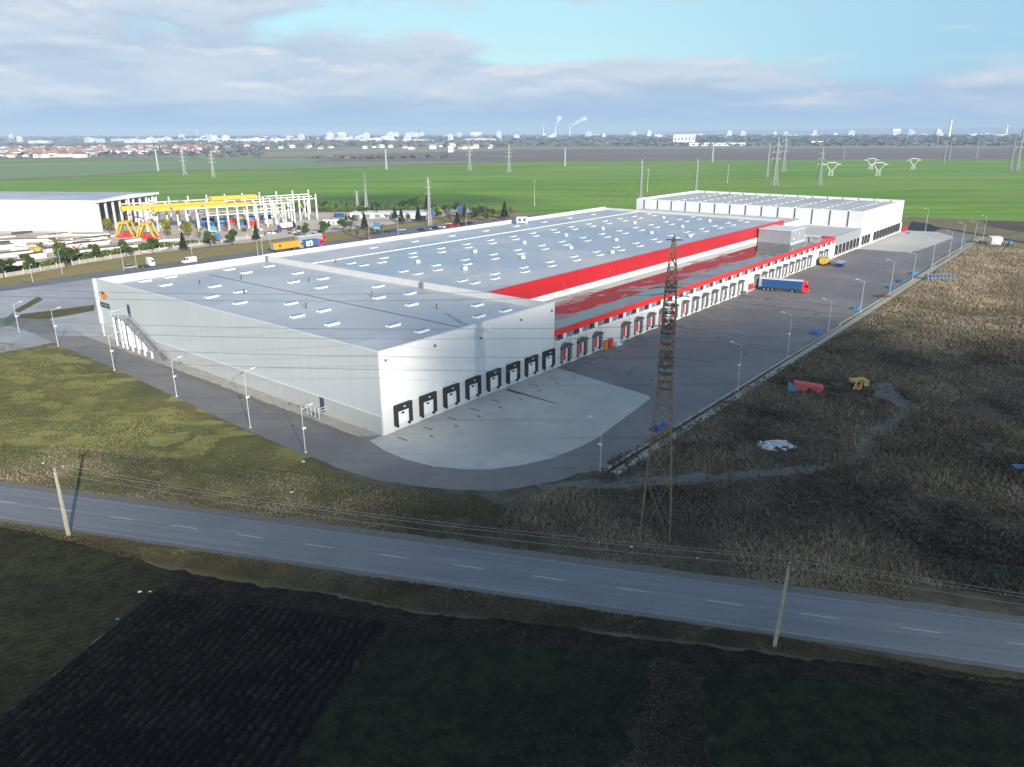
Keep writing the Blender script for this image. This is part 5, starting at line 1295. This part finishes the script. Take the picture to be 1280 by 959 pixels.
# concrete fence with posts
def cfence():
    pts = [G(-40,354), G(30,343), G(100,330), G(200,314), G(330,296)]
    t_ = thing('concrete_fence', 'low pale concrete panel fence behind the dry verge', 'fence'); n = 0
    for a, b in zip(pts, pts[1:]):
        d = b-a; L_ = d.length; rz = math.atan2(d.y,d.x); k = int(L_/3.2)
        m = MB()
        mat_ = Matrix.Translation((a.x,a.y,0)) @ Matrix.Rotation(rz,4,'Z')
        for i in range(k):
            if rnd() < .88: m.box(i*L_/k+.15,(i+1)*L_/k,-.06,.06,0,1.5+.1*rnd())
        o = m.build('panel', M['fencec'], t_, (a.x,a.y,0), rz)
        for i in range(0,k,2):
            if n > 96: break
            q = a+d*i/k; p_ = MB(); p_.box(-.12,.12,-.12,.12,0,2.2); p_.build('post', M['precast'], t_, (q.x,q.y,0), rz); n += 1
cfence()
# entrance signs
for q, c1, c2, lab, h in [((270,305),'skyblue','redb','blue sign board with a red lower edge on the verge',5),((265,293),'teal','white','turquoise round topped sign in front of the frame',4),((574,272),'blue','white','large blue sign board among the conifers',7),((469,290),'skyblue','white','light blue sign post at the car park entrance',5),((537,279),'blue','redb','blue and red sign tower beside the car park',8)]:
    p = G(*q); t_ = thing('sign_board', lab, 'sign', (p.x,p.y,.03), R(-10))
    m = MB(); m.box(-.1,.1,-.1,.1,0,h).box(2.2,2.4,-.1,.1,0,h); m.build('post', M['steel'], t_)
    m = MB(); m.mi(0).box(-.5,2.8,-.2,-.1,h*.45,h).mi(1).box(-.5,2.8,-.22,-.1,h*.38,h*.45-.002); m.build('board', [M[c1], M[c2]], t_)
# long white shed and tanks on the site
p = G(440,285); a = G(438,273); b = G(532,273); d = b-a
t_ = thing('low_shed', 'long low white shed in front of the tree line', 'shed', (a.x,a.y,.03), math.atan2(d.y,d.x))
m = MB(); m.box(0,d.length,0,14,0,2.9); m.build('wall', M['white'], t_)
m = MB(); m.box(-.5,d.length+.5,-.6,14.6,2.9,3.2); m.build('roof', M['white_bright'], t_)
for k in range(7): m = MB(); x = d.length*(k+.4)/7.4; m.box(x,x+3.5,-.05,-.001,0.2,2.4); m.build('door', M['midgrey'], t_)
for q, c, lab in [((404,281),'white','white cabin standing alone on the dusty site'),((414,281),'white','white cabin beside the first one on the dusty site'),((428,283),'carblue','dark blue cabin near the white cabins'),((418,272),'blue','small blue cabin behind the white cabins'),((523,276),'silver','grey cabin at the end of the low shed')]:
    p = G(*q); t_ = thing('site_cabin', lab, 'cabin', (p.x,p.y,.03), ru(-.2,.2))
    m = MB(); m.box(0,5.5,0,2.5,.1,2.8); m.build('wall', M[c], t_)
    m = MB(); m.box(-.1,5.6,-.1,2.6,2.8,2.95); m.build('roof', M['silver'], t_)
    m = MB(); m.box(.6,1.5,-.04,-.001,.2,2.2).box(3,4.2,-.04,-.001,1.2,2.1); m.build('window', M['glass'], t_)
for i in range(26):
    f = i/25; p = G(296+ru(0,110), 296-ru(0,6)-f*4); 
    m = MB(); s = ru(.6,1.3); m.ball((0,0,s*.4), s, 6, 4, .6); m.v = [(x*1.3+noise.noise(Vector((x*2,y*2,i)))*.5, y, max(0,z)) for x,y,z in m.v]
    tag(m.build('stone_heap', M['bark'] if i % 3 else M['precast'], None, (p.x,p.y,0)), 'small heap of stones and soil beside the dusty site road', 'heap', 'heaps beside the site road')

# ------------------------------------------------------------------ foliage
def leaf_cloud(name, pts, size, mat, tint=None, flat=False):
    """one mesh of many small two-triangle leaf clumps at the given points"""
    P = np.asarray(pts, dtype=np.float64); n = len(P); rng = np.random.default_rng(len(P)+3)
    a = rng.normal(size=(n,3)); a /= np.linalg.norm(a,axis=1)[:,None]; b = np.cross(a, rng.normal(size=(n,3))); b /= np.linalg.norm(b,axis=1)[:,None]
    s = (size*rng.uniform(.5,1.3,n))[:,None]
    V = np.stack([P-a*s-b*s*.6, P+a*s-b*s*.6, P+a*s*.8+b*s*.7, P-a*s*.7+b*s*.7], 1).reshape(-1,3)
    V[:,2] = np.maximum(V[:,2], .02)
    me = bpy.data.meshes.new(name); me.vertices.add(4*n); me.loops.add(4*n); me.polygons.add(n)
    me.vertices.foreach_set('co', V.ravel()); me.loops.foreach_set('vertex_index', np.arange(4*n)); me.polygons.foreach_set('loop_start', np.arange(0,4*n,4))
    me.update(); me.validate()
    t = np.clip(rng.uniform(0,1,n) if tint is None else tint+rng.uniform(-.25,.25,n), 0, 1)
    at = me.attributes.new('tint', 'FLOAT', 'POINT'); at.data.foreach_set('value', np.repeat(t,4).astype(np.float32))
    me.materials.append(mat); return me
def tree_mesh(kind_, seed):
    rng = np.random.default_rng(seed); H = 7.0; cl = []; ti = []
    if kind_ == 'conifer':
        for i in range(1700):
            z = .9+(H-.9)*rng.uniform()**1.15; r = (1.75*(1-z/H)+.12)*(.45+.6*rng.uniform()**.5)*(1+.25*math.sin(z*5.2+seed)); a = rng.uniform(0,6.283)
            cl.append((r*math.cos(a), r*math.sin(a), z+rng.normal()*.1)); ti.append(rng.uniform(0,.6)+.3*(math.sin(a*3+z*2)>0))
    else:
        C = [(rng.normal()*.8, rng.normal()*.8, rng.uniform(2.4,5.6), rng.uniform(.8,1.5)) for _ in range(11)]
        for i in range(1800 if kind_ != 'bare' else 900):
            c = C[rng.integers(11)]; v = rng.normal(size=3); v /= np.linalg.norm(v); rr = c[3]*rng.uniform()**.35
            cl.append((c[0]+v[0]*rr, c[1]+v[1]*rr, c[2]+v[2]*rr*.9)); ti.append(.5+.35*math.sin(c[0]*9+c[2]*4))
    return leaf_cloud('crown', cl, {'conifer':.20,'round':.22,'bare':.10,'yellow':.2}[kind_], {'conifer':M['leaf_d'],'round':M['leaf_g'],'bare':M['leaf_b'],'yellow':M['leaf_y']}[kind_], np.array(ti))
def trunk_mesh(kind_):
    m = MB(); m.tube((0,0,-.1),(0,0,2.6),.19,7,.13).tube((0,0,2.6),(.1,.05,6.2),.13,6,.03)
    for k in range(9):
        a = k*2.4; z = 1.9+k*.42; l = 1.5-.1*k; m.tube((0,0,z),(l*math.cos(a),l*math.sin(a),z+l*.7),.06,5,.015)
    return m.mesh('trunk', M['bark'])
TK = trunk_mesh('x'); CRN = {k: [tree_mesh(k, s) for s in (1,2,3)] for k in ('conifer','round','bare','yellow')}
tl = dict(conifer=('conifer','dark conifer','pine tree'), round=('tree','rounded green tree','tree'), bare=('bare_tree','leafless twiggy tree','tree'), yellow=('tree','yellowing tree','tree'))
def tree(k, q, h, where, group):
    p = G(*q); nm, ds, cat = tl[k]; t_ = thing(nm, '%s %s' % (ds, where), cat, (p.x,p.y,0), ru(0,6.28), group); s = h/7.0; t_.scale = (s*ru(.85,1.15), s*ru(.85,1.15), s)
    o = bpy.data.objects.new('trunk', TK); col.objects.link(o); o.parent = t_
    o = bpy.data.objects.new('crown', random.choice(CRN[k])); col.objects.link(o); o.parent = t_
vt = [('round',(5,347),8,'at the left edge behind the pale yard'),('round',(38,340),8,'by the hedge left of the storage site lamp'),('round',(80,331),10,'in front of the long concrete fence gap'),('round',(90,330),8,'right beside the tallest hedge tree'),('round',(122,326),8,'on the verge above the corner of the warehouse'),('round',(158,322),8,'on the verge above the white lorry tractor'),('round',(191,316),8,'on the verge below the yellow gantries'),('conifer',(230,313),8,'on the verge just left of the white van lamp'),('round',(263,308),8,'half hiding the blue sign board'),('round',(291,306),8,'right of the blue sign board'),('conifer',(321,301),8,'on the verge in front of the frame middle'),('round',(382,296),8,'behind the red cab lorry'),('round',(405,293),8,'right of the tree behind the red cab lorry'),('round',(430,290),8,'left of the leafless trees'),('conifer',(456,287),9,'before the long low white shed'),('conifer',(502,279),8,'by the cars near the low shed'),('conifer',(523,277),9,'at the right end of the low shed'),('yellow',(210,296),10,'left of the construction frame columns'),('yellow',(236,296),9,'among the front columns of the frame'),('yellow',(137,290),8,'under the corner of the white hall'),('yellow',(52,312),4,'among the beams on the left'),('yellow',(68,306),4,'near the middle of the beam stacks'),('bare',(447,298),7,'beside the back road bend'),('bare',(461,302),8,'in front of the left car park'),('bare',(438,294),6,'left of the car park'),('bare',(477,290),5,'by the car park entrance'),('bare',(250,298),6,'among the front columns of the frame'),('bare',(283,290),6,'inside the concrete frame'),('bare',(590,275),6,'between the conifers by the car park'),('bare',(560,276),6,'left of the large blue sign board')]
for k, q, h, w in vt: tree(k, q, h, w, None)
for i, x in enumerate(range(372, 640, 7)):
    y = 262 + max(0,(x-520))*.10; k = ('round','bare','conifer','bare','bare','round','bare')[i % 7]; hh = ru(4.5,7.5) if x < 500 else ru(6,10.5)
    if 505 < x < 625 and k == 'bare': hh *= .8
    tree(k, (x+ru(-2,2), y+ru(-1,1.5)), hh, 'in the long tree row along the crop field', 'tree row along the crop field')
for i in range(34):
    tree(('bare','round','bare','conifer')[i % 4], (ru(430,640), ru(264,281)), ru(3.5,7), 'in the loose planting round the car park behind the hall', 'planting round the car park')
for i in range(30):
    xx_ = ru(-10,175); a_ = G(xx_, ru(293, 303+(175-xx_)*.11)); b_ = a_ + Vector((ru(5,12)*math.cos(az2), ru(5,12)*math.sin(az2), 0)); d = b_-a_
    m = MB(); L_ = d.length
    for k in range(int(ru(2,5))): m.box(ru(0,.5), L_-ru(0,.8), k*1.1, k*1.1+.9, 0, ru(.5,1.3))
    tag(m.build('slab_pile', M['precast'] if i % 4 else M['bark'], None, (a_.x,a_.y,.03), math.atan2(d.y,d.x)+ru(-.15,.15)), 'loose pile of slabs on the storage site ground' , 'slab pile', 'loose slab piles on the storage site')
def hedge(label, pts, w, h, n):
    P = []; rng = np.random.default_rng(n)
    for k in range(n):
        i = rng.integers(len(pts)-1); a, b = pts[i], pts[i+1]; f = rng.uniform(); d = (b-a).normalized(); nn = Vector((-d.y,d.x,0))
        q = a.lerp(b,f) + nn*rng.uniform(-w,w)*.5; hh = h*(.65+.6*noise.noise(Vector((q.x*.15,q.y*.15,0))))
        P.append((q.x,q.y,max(.1,hh*rng.uniform()**.5)))
    me = leaf_cloud('hedge', P, .34, M['hedge']); o = bpy.data.objects.new('hedge', me); col.objects.link(o); tag(o, label, 'hedge')
hedge('long clipped green hedge in front of the stacked beams', [G(-30,345),G(40,337),G(100,325),G(200,309)], 4, 3.0, 14000)
hedge('scrappy hedge continuing right along the storage site', [G(200,309),G(262,303)], 3, 2.4, 3500)
# roadside scrub line along the far crop edge
hedge('low dark brush along the edge of the crop field', [G(350,264),G(430,265),G(520,264)], 10, 4.0, 6000)

# weeds on the right, grass tufts elsewhere
def tufts(name, label, n, sampler, hmin, hmax, w, mat, blades=5, seed=1, dens=None):
    rng = np.random.default_rng(seed); P = sampler(rng, n)
    keep = np.ones(len(P), bool); 
    if dens is not None:
        keep = np.array([rng.uniform() < dens(x,y) for x,y in P]); P = P[keep]
    n = len(P); base = np.repeat(P, blades, 0); N = len(base)
    clump = rng.uniform(0,1,n)
    patch = np.array([.5+.9*noise.noise(Vector((x*.08,y*.08,5))) for x,y in P])
    hh = np.repeat(rng.uniform(hmin,hmax,n)*(.6+.6*np.clip(patch,0,1)), blades)*rng.uniform(.6,1.1,N)
    off = rng.normal(size=(N,2))*w*1.4; a = rng.uniform(0,6.283,N); lean = rng.normal(size=(N,2))*hh[:,None]*.28
    x = base[:,0]+off[:,0]; y = base[:,1]+off[:,1]; dx, dy = np.cos(a)*w, np.sin(a)*w
    z0 = np.zeros(N)
    V = np.stack([np.stack([x-dx,y-dy,z0],1), np.stack([x+dx,y+dy,z0],1), np.stack([x+dx*.9+lean[:,0]*.6,y+dy*.9+lean[:,1]*.6,hh*.65],1), np.stack([x+lean[:,0],y+lean[:,1],hh],1)],1).reshape(-1,3)
    me = bpy.data.meshes.new(name); me.vertices.add(4*N); me.loops.add(4*N); me.polygons.add(N)
    me.vertices.foreach_set('co', V.ravel()); me.loops.foreach_set('vertex_index', np.arange(4*N)); me.polygons.foreach_set('loop_start', np.arange(0,4*N,4)); me.update()
    p2 = np.array([noise.noise(Vector((x*.045,y*.045,8)))+.5*noise.noise(Vector((x*.2,y*.2,2))) for x,y in P]); far_ = np.clip((P[:,1]-150)/90,0,1)
    t = np.clip(np.repeat(clump**2*.32+.05+.25*np.clip(patch,0,1)+np.clip(.6*p2+.08,-.12,.5)+far_*.34, blades)+rng.uniform(-.1,.1,N),0,1)
    at = me.attributes.new('tint','FLOAT','POINT'); at.data.foreach_set('value', np.repeat(t,4).astype(np.float32)); me.materials.append(mat)
    o = bpy.data.objects.new(name, me); col.objects.link(o); kind(o,'stuff'); tag(o, label, 'vegetation')
    return o
def inpoly(x, y, P):
    c = False; j = len(P)-1
    for i in range(len(P)):
        if (P[i][1] > y) != (P[j][1] > y) and x < (P[j][0]-P[i][0])*(y-P[i][1])/(P[j][1]-P[i][1])+P[i][0]: c = not c
        j = i
    return c
def sampler_poly(P, holes=()):
    xs = [p[0] for p in P]; ys = [p[1] for p in P]
    def f(rng, n):
        out = []
        while len(out) < n:
            # nearer ground gets more tufts, like the eye sees it
            y = min(ys)+(max(ys)-min(ys))*rng.uniform()**1.7; x = rng.uniform(min(xs),max(xs))
            if inpoly(x,y,P) and (rng.uniform() < .22 or not any(inpoly(x,y,h) for h in holes)): out.append((x,y))
        return np.array(out)
    return f
trkp = [(p.x,p.y) for p in trk]
scrub = [(p.x,p.y) for p in px((640,632),(700,614),(790,612),(770,590),(760,578),(862,524))] + [(p.x,p.y) for p in st((130,-41.5),(250,-40),(357,-38))] + [(p.x,p.y) for p in px((1290,312),(1340,500),(1350,735),(1280,748),(1000,712),(800,688),(620,660))]
tufts('tall_weeds', 'tall dry brown weeds covering the rough ground right of the yard', 62000, sampler_poly(scrub, [trkp]), .3, .95, .07, M['weed'], 5, 3, lambda x,y: .35+.9*(.5+noise.noise(Vector((x*.12,y*.12,0)))))
leftg = [(p.x,p.y) for p in px((-10,425),(60,440),(210,505),(370,575),(460,604),(600,620),(640,640),(600,650),(300,615),(0,585))]
tufts('short_grass', 'short olive grass on the lawn left of the service road', 30000, sampler_poly(leftg), .08, .26, .045, M['blade'], 4, 5)
vg1 = [(p.x,p.y) for p in (rp(-5,RW/2+1.7), rp(125,RW/2+1.7), rp(125,RW/2+13), rp(60,RW/2+14), rp(-5,RW/2+15))]
tufts('verge_grass', 'grass and weeds on the far verge of the road', 26000, sampler_poly(vg1), .1, .42, .045, M['weed'], 4, 6, lambda x,y: .5+.6*noise.noise(Vector((x*.2,y*.2,3)))+.2)
vg2 = [(p.x,p.y) for p in (rp(-5,-RW/2-.8), rp(110,-RW/2-.8))] + [(p.x,p.y) for p in px((1330,866),(1180,846),(1000,820),(850,800),(640,776),(520,764),(420,742),(330,729),(235,712),(150,695),(90,678),(30,664),(-20,656))]
tufts('verge_grass', 'grass and dead weeds on the near verge of the road', 26000, sampler_poly(vg2), .08, .34, .035, M['vblade'], 4, 7, lambda x,y: .55+.6*noise.noise(Vector((x*.2,y*.2,9))))
st_ = [(p.x,p.y) for p in px((818,826),(864,834),(880,870),(886,960),(785,960),(805,880))]
tufts('strip_weeds', 'dry weeds on the narrow strip between the dark fields', 2600, sampler_poly(st_), .12, .4, .03, M['weed'], 5, 8)
# rank bushes near the tower
def bushes():
    P = []; rng = np.random.default_rng(4)
    for q in [(840,640),(800,655),(760,598),(900,560),(930,545),(1180,640),(1220,650),(1120,600),(1250,670),(1100,660),(1000,640),(860,560),(1150,560),(980,520)]:
        p = G(q[0],q[1])
        for k in range(220):
            v = rng.normal(size=3)*np.array([1.6,1.1,.45]); P.append((p.x+v[0],p.y+v[1],abs(v[2])+.1))
    me = leaf_cloud('undergrowth', P, .16, M['leaf_b']); o = bpy.data.objects.new('undergrowth', me); col.objects.link(o); kind(o,'stuff'); tag(o, 'low tangled undergrowth among the weeds by the tower', 'vegetation')
bushes()

# ------------------------------------------------------------------ the town on the horizon
def cloud_mat():
    n = Nodes('cloud_vapour'); n.N.remove(n.bsdf); out = n.N['Material Output']
    tr = n.N.new('ShaderNodeBsdfTransparent'); df = n.N.new('ShaderNodeBsdfDiffuse'); df.inputs[0].default_value = (.85,.87,.9,1)
    lw = n.N.new('ShaderNodeLayerWeight'); lw.inputs[0].default_value = .5
    f = n.math('SUBTRACT', 1.0, lw.outputs['Facing']); f = n.math('MULTIPLY', n.math('POWER', f, 1.3), .44)
    mx = n.N.new('ShaderNodeMixShader'); n.L.new(f, mx.inputs[0]); n.L.new(tr.outputs[0], mx.inputs[1]); n.L.new(df.outputs[0], mx.inputs[2]); n.L.new(mx.outputs[0], out.inputs[0])
    return n.mat
CMAT = cloud_mat()
def house_mesh(roofc, seed):
    w, l, h = 9, 11, 5.2
    m = MB(); m.mi(0).box(-l/2,l/2,-w/2,w/2,0,h); m.mi(1).faces([(-l/2-.5,-w/2-.6,h),(l/2+.5,-w/2-.6,h),(l/2+.5,w/2+.6,h),(-l/2-.5,w/2+.6,h),(-l/2+1,0,h+3.2),(l/2-1,0,h+3.2)], [(0,1,5,4),(2,3,4,5),(1,2,5),(3,0,4)])
    m.mi(2)
    for x in (-3.5,0,3.5): m.box(x-.6,x+.6,-w/2-.06,-w/2-.001,1.6,3.4)
    return m.mesh('house', [M['white'], roofc, M['glass']])
HM = [(house_mesh(simple('red_roof_tiles',(.34,.15,.11),.9),1),'red'),(house_mesh(simple('orange_roof_tiles',(.44,.25,.17),.9),2),'orange'),(house_mesh(simple('brown_roof_tiles',(.24,.16,.13),.9),3),'brown'),(house_mesh(simple('pale_roof_sheet',(.62,.60,.58),.7),4),'pale')]  # roof tints dulled to carry the haze in their colour
for i in range(230):
    if i < 190: x = ru(-15,150) if rnd() < .65 else ru(150,270); y = ru(185,197.5) if x < 120 else ru(184,192.5)
    else: x = ru(250,620); y = ru(181,187)
    me, cn_ = HM[(0,0,1,1,2,3)[int(rnd()*6)]]; p = G(x,y); o = bpy.data.objects.new('house', me); col.objects.link(o); o.location = (p.x,p.y,0); o.rotation_euler[2] = ru(0,3.1); s = ru(.9,1.7); o.scale = (s*1.25,s*1.25,s)
    tag(o, 'small house with %s roof in the distant village on the left' % cn_ if i < 190 else 'small house with %s roof on the plain below the skyline' % cn_, 'house', 'houses of the distant village')
def block_mesh(w, d, h, seed):
    m = MB(); m.mi(0).box(-w/2,w/2,-d/2,d/2,0,h).mi(0).box(-w*.1,w*.15,-d*.2,d*.2,h,h+h*.12); m.mi(1)
    n = max(3,int(h/3.2)); 
    for k in range(n): z = (k+.4)*h/n; m.box(-w/2+1,w/2-1,-d/2-.1,-d/2-.01,z,z+h/n*.4)
    return m.mesh('block', [M['white_bright'], M['midgrey']])
BM = [block_mesh(60,25,28,1), block_mesh(30,24,45,2), block_mesh(140,60,16,3), block_mesh(90,40,20,4)]
BL = ['apartment_block','tower_block','factory_hall','factory_hall']; BC = ['apartment block','tower block','factory','factory']
for i in range(190):
    x = (ru(100,540) if rnd() < .5 else ru(-20,1300)) if i < 120 else ru(560,1280)
    y = ru(172.5,177) - (x-640)*.004; k = int(rnd()*4)
    if i < 40: x = ru(200,560)
    p = G(x,y); o = bpy.data.objects.new(BL[k], BM[k]); col.objects.link(o); o.location = (p.x,p.y,0); o.rotation_euler[2] = ru(-.35,.35); o.scale = (ru(.7,1.3),1,ru(.6,1.15))
    tag(o, 'distant white %s on the hazy skyline' % BC[k], BC[k], 'white %ss on the skyline' % BC[k])
for q, wd, hh, lab in [((855,179),95,36,'big white factory block standing out on the skyline right of centre'),((888,182.5),150,10,'long low white hall with dark gaps on the plain'),((910,182.5),120,10,'second long low white hall right of the first one'),((40+1080,171),60,60,'pale tower block on the right skyline'),((427,174.2),60,55,'tallest white block on the skyline left of centre'),((595,174.2),80,50,'cluster of white blocks on the skyline near centre'),((1020,181),50,12,'small bright white hall on the plain'),((100,196),40,10,'bright white hall at the edge of the village'),((170,192.5),60,8,'white hall at the right end of the village'),((563,190.5),12,16,'small white silo on the brown field edge')]:
    p = G(*q); t_ = thing('industrial_building', lab, 'building', (p.x,p.y,0), ru(-.1,.1))
    m = MB(); m.box(-wd/2,wd/2,0,30,0,hh); m.build('wall', M['white_bright'], t_)
    m = MB(); m.box(-wd/2-.5,wd/2+.5,-.5,30.5,hh,hh+1); m.build('roof', M['silver'], t_)
    m = MB()
    for k in range(6): x0 = -wd/2+wd*(k+.3)/6; m.box(x0,x0+wd*.07,-.2,-.01,hh*.3,hh*.7)
    m.build('window', M['midgrey'], t_)
def chimney(label, q, h, r, mat='white_bright', steam=True):
    p = G(*q); t_ = thing('chimney', label, 'chimney', (p.x,p.y,0)); m = MB(); m.tube((0,0,0),(0,0,h),r,12,r*.6); m.build('shaft', M[mat], t_)
    m = MB(); m.tube((0,0,h*.8),(0,0,h*.84),r*.8,12,r*.78); m.build('band', M['redb'], t_); m = MB(); m.tube((0,0,h),(0,0,h+2),r*.75,12); m.build('band', M['redb'], t_)
    return p
CH = [('left one of the two smoking power station chimneys',(694,174),88,4.5),('right one of the two smoking power station chimneys',(712,174),84,4.5),('thin chimney left of the smoking ones',(679,174),90,4),('white chimney standing alone on the right skyline',(1185,176),98,7),('pale silo tower at the right end of the skyline',(1256,174),75,7),('thin pale chimney on the left skyline',(247,174),90,3)]
cp = [chimney(*c[:4]) for c in CH]
def steam(p, h, label, dx):
    m = MB(); rng = random.Random(int(h)+int(dx*10))
    for k in range(12): m.ball((p.x+dx*k*8, p.y+rng.uniform(-6,6), h+4+k*4.5), 5+k*1.3, 12, 8, .9)
    m.v = [(x+8*noise.noise(Vector((x,y,z))*.05), y, z+6*noise.noise(Vector((x,y,z+50))*.06)) for x,y,z in m.v]
    o = m.build('steam_plume', CMAT, None); kind(o,'stuff'); tag(o, label, 'steam')
steam(cp[0], 90, 'puff of white steam over the left power station chimney', .3); steam(cp[1], 86, 'drifting white steam over the right power station chimney', 1.2)
def woods():
    P = []; T = []; rng = np.random.default_rng(9)
    bands = [(-60,1340,172.6,176.6,5200,20,0),(640,1340,173.5,178.2,6500,18,0),(-20,330,181,197,1500,7,1),(620,1300,180.5,183,1200,9,1),(200,640,177,184,1500,9,1),(380,560,197,199,120,4,1)]
    for x0, x1, y0, y1, n, h, cl in bands:
        for _ in range(n):
            p = G(rng.uniform(x0,x1), rng.uniform(y0,y1)); P.append((p.x,p.y,h*rng.uniform(.2,1))); T.append(p.y)
    P = np.array(P); T = np.array(T)
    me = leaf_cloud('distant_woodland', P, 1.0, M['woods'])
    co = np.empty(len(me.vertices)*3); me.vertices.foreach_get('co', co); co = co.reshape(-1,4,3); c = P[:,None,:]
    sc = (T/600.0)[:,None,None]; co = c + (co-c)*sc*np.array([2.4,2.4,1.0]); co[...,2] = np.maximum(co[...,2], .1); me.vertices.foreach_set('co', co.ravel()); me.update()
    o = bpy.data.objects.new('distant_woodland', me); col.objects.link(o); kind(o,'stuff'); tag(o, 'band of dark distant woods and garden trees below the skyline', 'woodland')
woods()
def hills():
    m = MB(); n = 90; v = []
    for i in range(n+1):
        x = 3500+i*160; h = 40+75*math.sin(math.pi*min(1,i/n*1.2))*(.7+.5*noise.noise(Vector((i*.07,0,0))))
        v += [(x,17500,0),(x,18500,max(5,h)),(x,20500,0)]
    m.faces(v, [(3*i,3*i+3,3*i+4,3*i+1) for i in range(n)]+[(3*i+1,3*i+4,3*i+5,3*i+2) for i in range(n)])
    kind(m.build('hills', M['woods']), 'structure')
hills()

# ------------------------------------------------------------------ clouds that shade the foreground, high over and behind the camera
def cloud(label, blobs, alt=420):
    m = MB(); off = sun_dir*(alt/sun_dir.z)
    for x, y, r, s in blobs:
        m.ball((x+off.x, y+off.y, alt), r, 20, 12, s)
    o = m.build('cloud', CMAT, None)
    for p in o.data.polygons: p.use_smooth = True
    kind(o, 'structure'); o['label'] = label; return o
rc_ = random.Random(5); bl = []
for k in range(34):
    x, y = rc_.uniform(-25,240), rc_.uniform(20,150)
    if x < 0 and y > 85: continue
    if y > 120 and x > 130: continue
    bl.append((x, y, rc_.uniform(34,48), .25))
for k in range(10): bl.append((rc_.uniform(-70,0), rc_.uniform(20,52), rc_.uniform(16,26), .25))
for x, y in [(a_, b_) for a_ in (18,46) for b_ in (108,134,160)]: bl.append((x,y,34,.25))
for x, y in ((4,178),(-8,168),(14,190),(-4,160),(90,150),(75,165)): bl.append((x,y,30,.25))
for x, y in ((60,165),(40,150),(90,175),(70,186),(105,170),(20,135)): bl.append((x,y,30,.25))
bl += [(-19,165,17,.3),(-25,178,18,.3),(-15,154,13,.3)]
cloud('cloud whose shade darkens the foreground', bl)
cloud('small cloud whose shade crosses the crop field', [(-125,612,42,.2),(-90,606,46,.2),(-50,606,46,.2),(-10,600,40,.2),(-160,618,30,.2),(-70,612,60,.2),(-30,600,30,.2),(-110,604,40,.2)])

# ------------------------------------------------------------------ haze
def haze():
    m = MB(); m.box(-26000,26000,-1500,26000,-1,150); o = m.build('haze', [], None)
    mt = bpy.data.materials.new('haze_air'); mt.use_nodes = True; nt = mt.node_tree; nt.nodes.remove(nt.nodes['Principled BSDF'])
    v = nt.nodes.new('ShaderNodeVolumePrincipled'); v.inputs['Color'].default_value = (.62,.80,1,1); v.inputs['Density'].default_value = 0.00012; v.inputs['Anisotropy'].default_value = -0.1
    nt.links.new(v.outputs[0], nt.nodes['Material Output'].inputs['Volume']); o.data.materials.clear(); o.data.materials.append(mt)
    kind(o, 'stuff')
haze()
